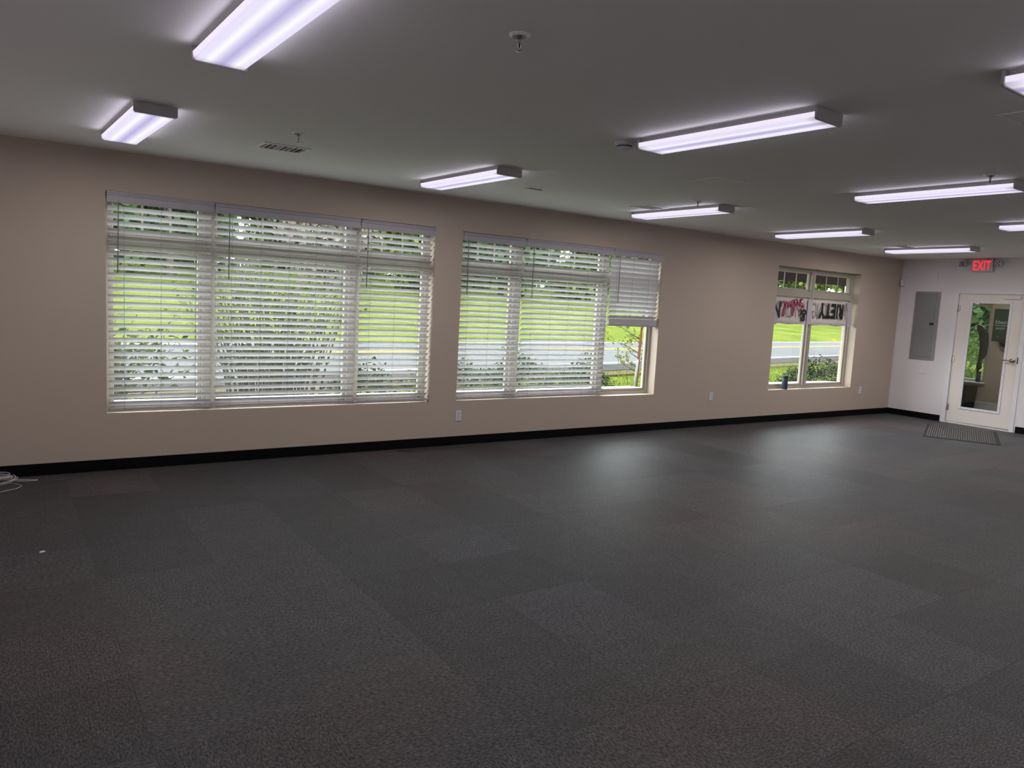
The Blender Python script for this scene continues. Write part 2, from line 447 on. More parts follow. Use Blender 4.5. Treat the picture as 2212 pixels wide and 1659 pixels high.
tag(bbv, 'tall white baseboard in the vestibule', kind='structure')

# baseboards
def baseboard(name, x0, x1, y0, y1, label):
    tag(MB().bbox(x0, x1, y0, y1, 0.0, 0.1, 0.003).build(name, M['vinyl']), label, kind='structure')
baseboard('baseboard_back', X0, X1, D - 0.008, D, 'black vinyl baseboard under the windows')
baseboard('baseboard_right_1', X1 - 0.008, X1, DY1 + 0.085, D - 0.008, 'black baseboard between the corner and the door')
baseboard('baseboard_right_2', X1 - 0.008, X1, Y0, DY0 - 0.085, 'black baseboard past the door')
baseboard('baseboard_left', X0, X0 + 0.008, Y0, D - 0.008, 'black baseboard on the side wall')

# floor: slab + carpet tiles, each tile in the picture its own part
floor = tag(MB().box(X0 - 0.2, VX, Y0 - 0.2, VY1, -0.2, -0.008).build('floor', M['slab']), 'dark grey carpet tile floor', kind='structure')
TS = 0.608
tm = MB().bbox(-TS / 2 + 0.0002, TS / 2 - 0.0002, -TS / 2 + 0.0002, TS / 2 - 0.0002, -0.008, 0.0, 0.0005).mesh('carpet_tile', M['carpet'])
rest = MB()
ix0, ix1 = math.floor((X0 - 0.42) / TS), math.ceil((VX - 0.42) / TS)
iy0, iy1 = math.floor((Y0 - 3.30) / TS), math.ceil((VY1 - 3.30) / TS)
def seen(x, y):
    d = Vector((x, y, 0)) - Vector((0, 0, CAM_Z))
    z = d.dot(_f)
    if z < 0.5: return False
    px, py = 1106 + FPX * d.dot(_r2) / z, 829.5 - FPX * d.dot(_u2) / z
    return 0 < px < 2212 and 0 < py < 1659
for ix in range(ix0, ix1):
    for iy in range(iy0, iy1):
        cx, cy = 0.42 + (ix + 0.5) * TS, 3.30 + (iy + 0.5) * TS
        x0, x1, y0, y1 = max(cx - TS / 2, X0), min(cx + TS / 2, VX), max(cy - TS / 2, Y0), min(cy + TS / 2, VY1)
        if x1 - x0 < 0.01 or y1 - y0 < 0.01: continue
        if cx > X1 + 0.05: 
            rest.box(x0 + .0004, x1 - .0004, y0 + .0004, y1 - .0004, -0.008, 0.0); continue
        y1 = min(y1, D); x1 = min(x1, X1 + 0.06)
        if y1 - y0 < 0.01: continue
        vis = any(seen(x, y) for x in (x0 + .02, cx, x1 - .02) for y in (y0 + .02, cy, y1 - .02) if x < X1 - 0.02)
        whole = abs(x1 - x0 - TS) < 1e-6 and abs(y1 - y0 - TS) < 1e-6
        if not vis:
            rest.box(x0 + .0004, x1 - .0004, y0 + .0004, y1 - .0004, -0.008, 0.0)
        elif whole:
            link('carpet_tile', tm, floor, (cx, cy, 0), (0, 0, PI / 2 * random.randrange(4)))
        else:
            mx, my = (x0 + x1) / 2, (y0 + y1) / 2
            hx, hy = (x1 - x0) / 2 - .0004, (y1 - y0) / 2 - .0004
            MB().bbox(-hx, hx, -hy, hy, -0.008, 0.0, 0.0005).build('carpet_tile', M['carpet'], floor, (mx, my, 0))
r_ = rest.build('carpet_field', M['carpet'], floor); r_['kind'] = 'stuff'

# ------------------------------------------------------------------ windows
def window(name, label, w, mulls, tz=(1.93, 2.025), fy=D + 0.128, fd=0.075, muntins=2):
    """frame ring + mullions + transom + sashes with panes; mulls = x positions of the mullions"""
    x0, x1, z0, z1 = w
    fw = 0.038
    root = tag(MB().box(x0, x0 + fw, fy, fy + fd, z0, z1).box(x1 - fw, x1, fy, fy + fd, z0, z1)
               .box(x0 + fw, x1 - fw, fy, fy + fd, z0, z0 + fw).box(x0 + fw, x1 - fw, fy, fy + fd, z1 - fw, z1).build(name, M['almond']),
               label, kind='structure')
    edges = [x0 + fw] + sum([[m - 0.05, m + 0.05] for m in mulls], []) + [x1 - fw]
    for m in mulls:
        MB().box(m - 0.05, m + 0.05, fy - 0.012, fy + fd, z0 + fw, z1 - fw).bbox(m - 0.018, m + 0.018, fy - 0.02, fy - 0.010, z0 + fw, z1 - fw, 0.003).build('mullion', M['almond'], root)
    for i in range(0, len(edges), 2):
        a, b = edges[i], edges[i + 1]
        MB().box(a, b, fy - 0.010, fy + fd, tz[0], tz[1]).build('transom_bar', M['almond'], root)
        for za, zb, mun in ((z0 + fw, tz[0], 0), (tz[1], z1 - fw, muntins)):
            s = 0.034
            MB().bbox(a, a + s, fy + 0.02, fy + 0.06, za, zb, 0.004).bbox(b - s, b, fy + 0.02, fy + 0.06, za, zb, 0.004) \
                .bbox(a + s, b - s, fy + 0.02, fy + 0.06, za, za + s, 0.004).bbox(a + s, b - s, fy + 0.02, fy + 0.06, zb - s, zb, 0.004).build('sash', M['almond'], root)
            MB().box(a + s, b - s, fy + 0.038, fy + 0.042, za + s, zb - s).build('pane', M['glass'], root)
            for k in range(mun):
                mx = a + s + (b - a - 2 * s) * (k + 1) / (mun + 1)
                MB().box(mx - 0.009, mx + 0.009, fy + 0.031, fy + 0.0375, za + s, zb - s).build('muntin', M['almond'], root)
    # thin sloping exterior sill
    MB().prism([(fy + fd, z0 + 0.060), (fy + fd + 0.34, z0 + 0.045), (fy + fd + 0.34, z0 - 0.10), (fy + fd, z0 - 0.06)], x0 - 0.05, x1 + 0.05, 'x').build('exterior_sill', M['concrete'], root)
    return root
window('window_1', 'three-part almond framed window nearest the camera', W1, [1.58, 2.985])
window('window_2', 'three-part almond framed window in the middle of the wall', W2, [5.00, 6.345])
window('window_3', 'two-part almond framed window without blinds near the corner', W3, [10.70])

# vestibule window
vr = tag(MB().box(VX + 0.03, VX + 0.09, VWy[0], VWy[0] + 0.05, VWz[0], VWz[1]).box(VX + 0.03, VX + 0.09, VWy[1] - 0.05, VWy[1], VWz[0], VWz[1])
         .box(VX + 0.03, VX + 0.09, VWy[0] + 0.05, VWy[1] - 0.05, VWz[0], VWz[0] + 0.05).box(VX + 0.03, VX + 0.09, VWy[0] + 0.05, VWy[1] - 0.05, VWz[1] - 0.05, VWz[1])
         .build('window_4', M['almond']), 'vestibule window seen through the door glass', kind='structure')
MB().box(VX + 0.058, VX + 0.062, VWy[0] + 0.05, VWy[1] - 0.05, VWz[0] + 0.05, VWz[1] - 0.05).build('pane', M['glass'], vr)
MB().bbox(VX - 0.05, VX + 0.03, VWy[0] - 0.03, VWy[1] + 0.03, VWz[0] - 0.03, VWz[0], 0.005).build('stool', M['trim_paint'], vr)

# ------------------------------------------------------------------ blinds
SW, ST = 0.066, 0.0032
def blind(label, x0, x1, ztop, n, pitch, ang, zfirst, zrail, cords, wand, stack=0, yb=D + 0.050):
    w = x1 - x0
    root = empty('window_blind', ((x0 + x1) / 2, yb, zrail), 0, label, 'blind', 'faux wood blinds on the two wide windows')
    def L(x, y, z): return (x - (x0 + x1) / 2, y - yb, z - zrail)
    hx = w / 2
    # valance with a stepped crown and short returns
    zt = ztop - zrail; zb = zt - 0.092
    yf = D - 0.014 - yb
    v = MB().prism([(yf + 0.012, zb), (yf + 0.012, zt - 0.002), (yf - 0.006, zt - 0.002), (yf - 0.006, zt - 0.012), (yf - 0.001, zt - 0.018),
                    (yf - 0.001, zt - 0.028), (yf + 0.004, zt - 0.034), (yf + 0.004, zb + 0.004), (yf + 0.006, zb)], -hx + 0.003, hx - 0.003, 'x')
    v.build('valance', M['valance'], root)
    MB().box(-hx + 0.008, hx - 0.008, -0.028, 0.028, zt - 0.05, zt - 0.006).build('head_rail', M['white_metal'], root)
    # slats: gently bowed boards sharing one mesh
    sm = MB()
    P = [(-SW / 2, 0.0), (-SW / 4, 0.0012), (0, 0.0016), (SW / 4, 0.0012), (SW / 2, 0.0)]
    poly = [(a, b + ST / 2) for a, b in P] + [(a, b - ST / 2) for a, b in P[::-1]]
    sm.prism(poly, -hx + 0.012, hx - 0.012, 'x')
    sme = sm.mesh('slat', M['slat'])
    z = zfirst
    for i in range(n):
        a = ang if not callable(ang) else ang(i, n)
        a += random.uniform(-0.02, 0.02)
        zc = z - math.sin(a) * SW / 2
        link('slat', sme, root, L((x0 + x1) / 2 + random.uniform(-.0015, .0015), yb, zc), (-a, random.uniform(-.0012, .0012), 0))
        z -= pitch
    for i in range(stack):
        link('slat', sme, root, L((x0 + x1) / 2 + random.uniform(-.002, .002), yb, zrail + 0.014 + i * 0.0052), (random.uniform(-.02, .02), random.uniform(-.002, .002), 0))
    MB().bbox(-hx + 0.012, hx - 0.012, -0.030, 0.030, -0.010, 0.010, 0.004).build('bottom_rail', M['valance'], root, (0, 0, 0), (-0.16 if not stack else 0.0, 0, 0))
    for c in cords:
        cx = c - (x0 + x1) / 2
        ce = math.cos(ang if not callable(ang) else ang(n // 2, n)) * SW / 2 + 0.002
        MB().tube([(cx, -ce, zb + 0.02), (cx, -ce, -0.004)], 0.0013, 4).tube([(cx + 0.004, ce, zb + 0.02), (cx + 0.004, ce, -0.004)], 0.0011, 4) \
            .tube([(cx - 0.003, -0.034, -0.012), (cx, -0.036, 0.002), (cx + 0.004, -0.033, 0.014)], 0.0014, 4).build('ladder_cord', M['cord'], root)
    wx = wand - (x0 + x1) / 2
    lean = random.uniform(-0.012, 0.004)
    MB().tube([(wx, yf - 0.003, zb + 0.012), (wx + lean * 0.3, yf - 0.012, zb - 0.05), (wx + lean, yf - 0.014, zb - 0.58)], 0.0045, 6).build('tilt_wand', M['wand'], root)
    return root
A30 = math.radians(27)
def angw(base, d):
    return lambda i, n: math.radians(base + d * i / n)
blind('wide slatted white blind at the left edge of the nearest window, drawn down', 0.748, 1.603, 2.366, 28, 0.0613, angw(31, 8), 2.250, 0.524, (0.881, 1.17, 1.454), 0.837)
blind('widest white slatted blind, middle of the nearest window, drawn down', 1.609, 2.991, 2.364, 28, 0.0613, angw(31, 8), 2.250, 0.526, (1.764, 2.026, 2.291, 2.554, 2.818), 1.731)
blind('white slatted blind at the right end of the nearest window, drawn down', 2.997, 3.836, 2.362, 28, 0.0613, angw(28, 7), 2.250, 0.522, (3.123, 3.40, 3.682), 3.072)
blind('white slatted blind at the left end of the middle window, drawn down', 4.181, 5.010, 2.350, 28, 0.0611, angw(29, 8), 2.240, 0.520, (4.282, 4.567, 4.831), 4.236)
blind('white slatted blind in the centre of the middle window, drawn down', 5.016, 6.352, 2.352, 28, 0.0611, angw(29, 9), 2.240, 0.520, (5.165, 5.437, 5.704, 5.98, 6.235), 5.118)
blind('white slatted blind pulled half way up at the right of the middle window', 6.358, 7.222, 2.354, 13, 0.0613, lambda i, n: math.radians(68 if i < 9 else 68 - 8 * (i - 8)), 2.256, 1.395,
      (6.479, 6.741, 7.027), 6.452, stack=14)

# ------------------------------------------------------------------ ceiling lights
def make_light_meshes():
    w, l, dz = 0.120, 0.615, 0.065
    lens = MB()
    poly = [(-w, -0.030), (-w + 0.004, -dz + 0.010), (-w + 0.014, -dz), (w - 0.014, -dz), (w - 0.004, -dz + 0.010), (w, -0.030)]
    ya, yb = -l + 0.012, l - 0.012
    for i in range(5):
        a, b = poly[i], poly[i + 1]
        lens.add([(a[0], ya, a[1]), (b[0], ya, b[1]), (b[0], yb, b[1]), (a[0], yb, a[1])], [(0, 1, 2, 3)], False, 0 if i in (1, 2, 3) else 1)
    lens.add([(-w, ya, -0.030), (w, ya, -0.030), (w, yb, -0.030), (-w, yb, -0.030)], [(0, 1, 2, 3)], False, 1)
    ml = lens.mesh('lens', [M['lens'], M['lens_side']])
    hs = MB().box(-0.085, 0.085, -l + 0.004, l - 0.004, -0.034, 0.0).box(-w + 0.006, w - 0.006, -l + 0.006, l - 0.006, -0.034, -0.029).mesh('housing', M['white_metal'])
    cap = MB().prism([(-w - 0.003, -0.004), (-w - 0.003, -dz + 0.004), (-w + 0.006, -dz - 0.004), (w - 0.006, -dz - 0.004), (w + 0.003, -dz + 0.004), (w + 0.003, -0.004)], -0.006, 0.006, 'y') \
        .mesh('end_cap', M['cap'])
    return ml, hs, cap
LM = make_light_meshes()
def ceiling_light(label, far, near, watts=LAMP_WATTS):
    cx, cy = (far[0] + near[0]) / 2, (far[1] + near[1]) / 2
    rz = math.atan2(near[0] - far[0], far[1] - near[1])
    root = empty('ceiling_light', (cx, cy, H), rz, label, 'ceiling light', 'fluorescent wrap lights on the ceiling')
    link('housing', LM[1], root); link('lens', LM[0], root)
    link('end_cap', LM[2], root, (0, 0.612, 0)); link('end_cap', LM[2], root, (0, -0.612, 0))
    def area(nm_, sx, sy, watts, loc, rot):
        ld = bpy.data.lights.new(nm_, 'AREA'); ld.shape = 'RECTANGLE'; ld.size = sx; ld.size_y = sy
        ld.energy = watts; ld.color = LAMP_COLOR if sx > 0.1 else (0.86, 0.79, 1.0)
        lo = bpy.data.objects.new(nm_, ld); COL.objects.link(lo); lo.parent = root; lo.location = loc; lo.rotation_euler = rot
    area('lamp_glow', 0.2, 1.16, watts, (0, 0, -0.070), (0, 0, 0))
    for s in (-1, 1):
        area('lamp_side_glow', 0.022, 1.14, LAMP_SIDE_WATTS, (s * 0.1235, 0, -0.046), (0, s * PI / 2 * -1, 0))
    return root
ceiling_light('wrap light above the left end of the nearest window', (0.75, 6.33), (0.80, 5.10))
ceiling_light('large wrap light cut by the top edge of the picture', (0.856, 3.75), (0.89, 2.52))
ceiling_light('wrap light above the pier between the two wide windows', (3.36, 6.40), (3.42, 5.18))
ceiling_light('long bright wrap light with the smoke detector at its far end', (3.485, 3.655), (3.56, 2.42))
ceiling_light('wrap light with the sprinkler and square vent behind it', (6.02, 6.42), (6.06, 5.18))
ceiling_light('wrap light at the right edge below the sprinkler', (6.165, 3.82), (6.20, 2.58))
ceiling_light('wrap light above the blank wall left of the uncovered window', (8.525, 6.38), (8.52, 5.12))
ceiling_light('farthest wrap light, next to the exit sign', (11.03, 6.30), (11.0, 5.06), 22.0)
ceiling_light('small far wrap light cut by the right edge of the picture', (8.69, 3.755), (8.70, 2.52))
ceiling_light('wrap light cut by the upper right corner of the picture', (3.60, 1.58), (3.63, 0.35))
for x, y, lab in ((0.92, 0.96, 'unseen wrap light added behind the camera to light the room'), (6.25, 0.96, 'unseen wrap light added to light the room, third along the front wall'),
                  (8.75, 0.96, 'unseen wrap light added to light the room, fourth along the front wall'), (11.2, 3.1, 'unseen wrap light added at the end of the middle row to light the room'),
                  (11.2, 0.96, 'unseen wrap light added to light the room, last along the front wall')):
    ceiling_light(lab, (x, y + 0.61), (x, y - 0.61), 22.0 if x > 11 else LAMP_WATTS)  # fixtures out of view, added to light the room
ceiling_light('unseen wrap light added to brighten the vestibule behind the door', (14.5, 6.6), (14.5, 5.4), 20.0)  # lamp out of view, added to brighten the vestibule

# ------------------------------------------------------------------ sprinklers, vents, panels on the ceiling
def sprinkler_meshes():
    esc = MB().lathe([(0.044, 0.0), (0.044, -0.004), (0.034, -0.010), (0.029, -0.010), (0.026, -0.003), (0.010, -0.002)], 24, cap=False).mesh('escutcheon', M['register'])
    body = MB().lathe([(0.009, 0.0), (0.009, -0.018), (0.012, -0.020), (0.012, -0.026), (0.006, -0.028)], 12).mesh('body', M['chrome'])
    arm = MB()
    for s in (-1, 1):
        arm.tube([(s * 0.010, 0, -0.022), (s * 0.014, 0, -0.034), (s * 0.013, 0, -0.046), (s * 0.005, 0, -0.058), (0, 0, -0.062)], 0.0024, 6)
    arm = arm.mesh('frame_arm', M['chrome'])
    bulb = MB().lathe([(0.001, -0.028), (0.003, -0.034), (0.003, -0.046), (0.001, -0.054)], 8).mesh('bulb', M['dark'])
    dfl = MB().lathe([(0.004, -0.060), (0.015, -0.063), (0.015, -0.0645), (0.003, -0.066)], 14).mesh('deflector', M['chrome'])
    return [('escutcheon', esc), ('body', body), ('frame_arm', arm), ('bulb', bulb), ('deflector', dfl)]
SPM = sprinkler_meshes()
for (x, y, rz, lab) in ((1.753, 2.629, 0.5, 'chrome sprinkler head at the top centre of the ceiling, the largest one'),
                        (1.715, 5.24, 0.4, 'chrome sprinkler head above the slotted vent on the left'),
                        (5.668, 5.214, 0.5, 'chrome sprinkler head hanging behind a wrap light beside the square vent'),
                        (5.821, 2.637, 0.9, 'chrome sprinkler head above the long light at the right edge')):
    r = empty('sprinkler_head', (x, y, H), rz, lab, 'sprinkler', 'sprinkler heads on the ceiling')
    for n_, me in SPM: link(n_, me, r)

def vent(cx, cy, lx, ly, label, sections=1):
    r = empty('ceiling_vent', (cx, cy, H), 0, label, 'vent', 'air registers on the ceiling')
    fw = 0.028
    MB().bbox(-lx / 2, lx / 2, -ly / 2, -ly / 2 + fw, -0.008, 0, 0.002).bbox(-lx / 2, lx / 2, ly / 2 - fw, ly / 2, -0.008, 0, 0.002) \
        .bbox(-lx / 2, -lx / 2 + fw, -ly / 2 + fw, ly / 2 - fw, -0.008, 0, 0.002).bbox(lx / 2 - fw, lx / 2, -ly / 2 + fw, ly / 2 - fw, -0.008, 0, 0.002).build('frame', M['register'], r)
    MB().box(-lx / 2 + fw, lx / 2 - fw, -ly / 2 + fw, ly / 2 - fw, -0.0015, 0).build('duct_opening', M['dark'], r)
    n = 8
    sl = MB().box(-0.0055, 0.0055, -ly / 2 + fw, ly / 2 - fw, -0.0006, 0.0006).mesh('louver', M['register'])
    for i in range(n):
        x = -lx / 2 + fw + (lx - 2 * fw) * (i + 0.5) / n
        a = math.radians(80 if (sections == 1 or i < n * 3 // 4) else -12)
        link('louver', sl, r, (x, 0, -0.0065), (0, a, 0))
    MB().box(-0.003, 0.003, -ly / 2 + fw, ly / 2 - fw, -0.0085, -0.004).build('divider', M['register'], r, (lx * -0.12, 0, 0))
    return r
vent(1.805, 5.870, 0.36, 0.25, 'slotted ceiling vent near the left sprinkler head', 2)
vent(5.715, 5.930, 0.33, 0.26, 'square ceiling vent tucked behind the far end of a wrap light')
vent(10.70, 5.870, 0.30, 0.22, 'farthest ceiling vent, behind the light by the exit sign')

def flush_panel(cx, cy, lx, ly, label):
    r = empty('ceiling_access_panel', (cx, cy, H), 0, label, 'access panel', 'access panels in the ceiling')
    f = 0.016
    MB().box(-lx / 2, lx / 2, -ly / 2, -ly / 2 + f, -0.004, 0).box(-lx / 2, lx / 2, ly / 2 - f, ly / 2, -0.004, 0) \
        .box(-lx / 2, -lx / 2 + f, -ly / 2 + f, ly / 2 - f, -0.004, 0).box(lx / 2 - f, lx / 2, -ly / 2 + f, ly / 2 - f, -0.004, 0).build('frame', M['register'], r)
    MB().box(-lx / 2 + f, lx / 2 - f, -ly / 2 + f, ly / 2 - f, -0.0008, 0).build('gap', M['dark'], r)
    MB().box(-lx / 2 + f + 0.004, lx / 2 - f - 0.004, -ly / 2 + f + 0.004, ly / 2 - f - 0.004, -0.0028, 0).build('door_leaf', M['ceiling'], r)
    MB().lathe([(0.006, -0.0030), (0.006, -0.004)], 10, (lx * 0.36, 0, 0)).build('latch', M['steel'], r)
flush_panel(4.935, 4.37, 0.39, 0.37, 'square access panel flush in the ceiling between two rows of lights')
flush_panel(4.43, 1.70, 0.46, 0.42, 'access panel flush in the ceiling at the right edge of the picture')
r = empty('ceiling_slot_vent', (4.22, 5.965, H), 0, 'small slot in the ceiling right of the light above the pier', 'vent')
MB().bbox(-0.085, 0.085, -0.035, 0.035, -0.006, 0, 0.002).build('plate', M['white_metal'], r)
MB().box(-0.075, 0.075, -0.036, -0.030, -0.0055, -0.0005).build('slot', M['dark'], r)

r = empty('smoke_detector', (3.40, 3.80, H), 0, 'white smoke detector at the end of the long bright light', 'smoke detector')
MB().lathe([(0.065, 0.0), (0.065, -0.012), (0.058, -0.022)], 24).build('base', M['white_plastic'], r)
MB().lathe([(0.050, -0.022), (0.046, -0.040), (0.036, -0.050), (0.012, -0.052)], 24).build('chamber', M['white_plastic'], r)
MB().lathe([(0.051, -0.024), (0.051, -0.030)], 24, cap=False).build('slot_ring', M['dark'], r)

# ------------------------------------------------------------------ outlets and wall fittings
def outlet(x, z, label):
    r = empty('wall_outlet', (x, D, z), 0, label, 'outlet', 'duplex outlets on the window wall')
    MB().bbox(-0.038, 0.038, -0.007, 0, -0.060, 0.060, 0.0025).build('plate', M['white_plastic'], r)
    for s in (1, -1):
        f = MB().prism([(0.017 * math.cos(a) , s * 0.022 + max(-0.0135, min(0.0135, 0.017 * math.sin(a)))) for a in [2 * PI * k / 16 for k in range(16)]], -0.0085, -0.0065, 'y').build('receptacle', M['white_plastic'], r)
        MB().box(-0.0075, -0.0055, -0.0088, -0.0084, s * 0.022 - 0.001, s * 0.022 + 0.007).box(0.0055, 0.0075, -0.0088, -0.0084, s * 0.022 - 0.001, s * 0.022 + 0.007) \
            .box(-0.002, 0.002, -0.0088, -0.0084, s * 0.022 - 0.009, s * 0.022 - 0.005).build('slots', M['dark'], f)
    MB().lathe([(0.003, -0.0072), (0.003, -0.0082)], 8, axis='y').build('screw', M['steel'], r)
outlet(4.215, 0.330, 'white duplex outlet below the pier between the wide windows')
outlet(8.365, 0.432, 'white duplex outlet left of the window without blinds')
outlet(12.12, 0.432, 'white duplex outlet nearest the corner, right of the window without blinds')

r = empty('electrical_panel', (X1, 6.677, 1.58), 0, 'grey electrical panel on the white end wall', 'panel')
MB().bbox(-0.018, 0, -0.210, 0.210, -0.578, 0.578, 0.004).build('cover', M['panel_grey'], r)
dl = MB().bbox(-0.026, -0.017, -0.150, 0.178, -0.535, 0.540, 0.003).build('door_leaf', M['panel_grey2'], r)
for k in range(4):
    MB().bbox(-0.0275, -0.0255, -0.138 + k * 0.017, -0.134 + k * 0.017, -0.52, -0.02, 0.0008).build('rib', M['panel_grey'], dl)
MB().bbox(-0.031, -0.025, -0.152, -0.082, 0.018, 0.058, 0.002).build('latch', M['dark'], dl)
for yy in (-0.195, 0.195):
    for zz in (-0.555, 0.555):
        MB().lathe([(0.006, -0.0175), (0.006, -0.0205)], 8, (0, yy, zz), 'x').build('screw', M['steel'], r)
def wall_panel(yc, zc, w, h, label, name='wall_access_panel'):
    r = empty(name, (X1, yc, zc), 0, label, 'access panel')
    MB().bbox(-0.006, 0, -w / 2, w / 2, -h / 2, h / 2, 0.002).build('frame', M['wall_white'], r)
    MB().bbox(-0.0085, -0.005, -w / 2 + 0.010, w / 2 - 0.010, -h / 2 + 0.010, h / 2 - 0.010, 0.0015).build('door_leaf', M['wall_white'], r)
wall_panel(6.667, 2.418, 0.235, 0.215, 'flush white access cover on the end wall above the grey panel')
wall_panel(6.634, 0.816, 0.125, 0.112, 'small blank white plate on the end wall below the grey panel', 'blank_wall_plate')

r = empty('motion_sensor', (X1 - 0.03, D - 0.03, 2.30), math.radians(-45), 'white motion sensor in the room corner', 'sensor')
MB().bbox(-0.035, 0.035, -0.025, 0.025, -0.055, 0.055, 0.012, 2).build('body', M['white_plastic'], r, (0, -0.02, 0))
MB().bbox(-0.024, 0.024, -0.050, -0.043, -0.035, 0.01, 0.003).build('detector_lens', M['white_metal'], r)

# exit sign with two emergency lamp heads
r = empty('exit_sign', (X1, 5.856, 2.49), 0, 'lit EXIT sign with two lamp heads above the glazed door', 'exit sign')
MB().bbox(-0.070, 0, -0.165, 0.165, 0.0, 0.200, 0.008, 2).build('case', M['exit_case'], r)
MB().box(-0.05, -0.02, -0.05, 0.05, 0.198, 0.211).build('ceiling_canopy', M['white_metal'], r)
em = text_mesh('EXIT', 0.205, M['exit_red'], 'exit_lettering', 0.0015, 0.004, 0.62, 1.05, 'CENTER')
link('exit_lettering', em, r, (-0.0725, 0.0, 0.028), (PI / 2, 0, -PI / 2))
MB().lathe([(0.004, -0.068), (0.004, -0.073)], 8, (0, -0.150, 0.02), 'x').build('charge_light', emat('charge_light', (1, 0.7, 0.7), 1.0), r)
for s, yy in ((1, 0.297), (-1, -0.235)):
    MB().tube([(-0.035, 0.16 * s, 0.12), (-0.035, yy - 0.045 * s, 0.12)], 0.008, 8).build('lamp_arm', M['white_metal'], r)
    h = MB().bbox(-0.090, -0.010, yy - 0.050, yy + 0.050, 0.075, 0.175, 0.012, 2).build('lamp_head', M['white_metal'], r)
    MB().bbox(-0.0925, -0.089, yy - 0.040, yy + 0.040, 0.085, 0.165, 0.001).build('lamp_reflector', M['steel'], h)
    for i in range(3):
        for j in range(3):
            MB().lathe([(0.010, -0.0922), (0.006, -0.096)], 8, (0, yy - 0.024 + 0.024 * i, 0.101 + 0.024 * j), 'x').build('lamp_led', M['white_plastic'] if (i + j) % 2 else M['dark'], h)

# ------------------------------------------------------------------ door
door = tag(MB().box(X1 - 0.014, X1 + 0.13, DY1, DY1 + 0.062, 0, DZ1 + 0.062).box(X1 - 0.014, X1 + 0.13, DY0 - 0.062, DY0, 0, DZ1 + 0.062)
           .box(X1 - 0.014, X1 + 0.13, DY0, DY1, DZ1, DZ1 + 0.062).build('door_1', M['trim_paint']), 'white glazed door in a white frame on the end wall', kind='structure')
GY0, GY1, GZ0, GZ1 = 5.395, 5.975, 0.275, 2.005
sx0, sx1 = X1 + 0.018, X1 + 0.062
slab = MB().box(sx0, sx1, DY0 + 0.004, GY0, 0.032, DZ1 - 0.004).box(sx0, sx1, GY1, DY1 - 0.004, 0.032, DZ1 - 0.004) \
    .box(sx0, sx1, GY0, GY1, 0.032, GZ0).box(sx0, sx1, GY0, GY1, GZ1, DZ1 - 0.004).build('slab', M['door_paint'], door)
gf = MB()
for (a, b, c, d) in ((GY0 - 0.022, GY0 + 0.016, GZ0 - 0.022, GZ1 + 0.022), (GY1 - 0.016, GY1 + 0.022, GZ0 - 0.022, GZ1 + 0.022)):
    gf.bbox(sx0 - 0.012, sx0, a, b, c, d, 0.004)
for (c, d) in ((GZ0 - 0.022, GZ0 + 0.016), (GZ1 - 0.016, GZ1 + 0.022)):
    gf.bbox(sx0 - 0.012, sx0, GY0 + 0.016, GY1 - 0.016, c, d, 0.004)
gfo = gf.build('glazing_frame', M['trim_paint'], slab)
sc_ = MB().lathe([(0.005, -0.001), (0.004, -0.003)], 8, axis='x').mesh('screw', M['steel'])
for k in range(7):
    for yy in (GY0 - 0.004, GY1 + 0.004):
        link('screw', sc_, slab, (sx0 - 0.011, yy, GZ0 + 0.08 + k * 0.262))
for k in range(3):
    for zz in (GZ0 - 0.004, GZ1 + 0.004):
        link('screw', sc_, slab, (sx0 - 0.011, GY0 + 0.12 + k * 0.17, zz))
MB().box(sx0 + 0.018, sx0 + 0.023, GY0, GY1, GZ0, GZ1).build('pane', M['doorglass'], slab)
for zz in (0.26, 1.06, 1.90):
    MB().tube([(X1 + 0.008, DY1 + 0.002, zz - 0.055), (X1 + 0.008, DY1 + 0.002, zz + 0.055)], 0.008, 8).box(X1 + 0.006, X1 + 0.018, DY1 - 0.03, DY1 + 0.002, zz - 0.05, zz + 0.05).build('hinge', M['steel'], door)
hd = MB().lathe([(0.034, 0.0), (0.034, -0.006), (0.026, -0.012), (0.012, -0.014)], 20, (sx0, 5.275, 1.115), 'x') \
    .lathe([(0.011, -0.012), (0.011, -0.05), (0.026, -0.058), (0.030, -0.070), (0.022, -0.082), (0.006, -0.086)], 20, (sx0, 5.275, 1.115), 'x').build('lever_set', M['steel'], slab)
MB().tube([(sx0 - 0.066, 5.275, 1.115), (sx0 - 0.068, 5.33, 1.115), (sx0 - 0.064, 5.395, 1.113)], 0.008, 8).build('lever', M['steel'], hd)
MB().box(X1 - 0.0155, X1 - 0.013, DY0 - 0.014, DY0 + 0.0, 1.07, 1.17).build('strike_plate', M['dark'], door)
MB().bbox(sx0 - 0.03, sx0, DY0 + 0.06, DY0 + 0.30, DZ1 - 0.075, DZ1 - 0.025, 0.004).build('closer_bracket', M['door_paint'], slab)
MB().prism([(X1 - 0.02, 0.0), (X1 - 0.005, 0.014), (X1 + 0.12, 0.014), (X1 + 0.13, 0.0)], DY0, DY1, 'y').build('threshold', M['white_metal'], door)
# prism along y takes (x, z) pairs

# door mat, skewed on the floor; ribs run along its length
r = empty('door_mat', (11.90, 5.37, 0), math.radians(24.8), 'dark grey ribbed mat lying askew on the carpet before the glazed door', 'mat')
hl, hw = 0.765, 0.475
MB().bbox(-hl, hl, -hw, hw, 0.0, 0.005, 0.002).build('rubber_backing', M['mat_rubber'], r)
rib = MB().prism([(-0.011, 0.004), (-0.008, 0.010), (0.008, 0.010), (0.011, 0.004)], -hl + 0.03, hl - 0.03, 'x').mesh('rib', M['mat_pile'])
nr = 30
for k in range(nr):
    link('rib', rib, r, (0, -hw + 0.05 + (2 * hw - 0.08) * (k + 0.5) / nr, 0))

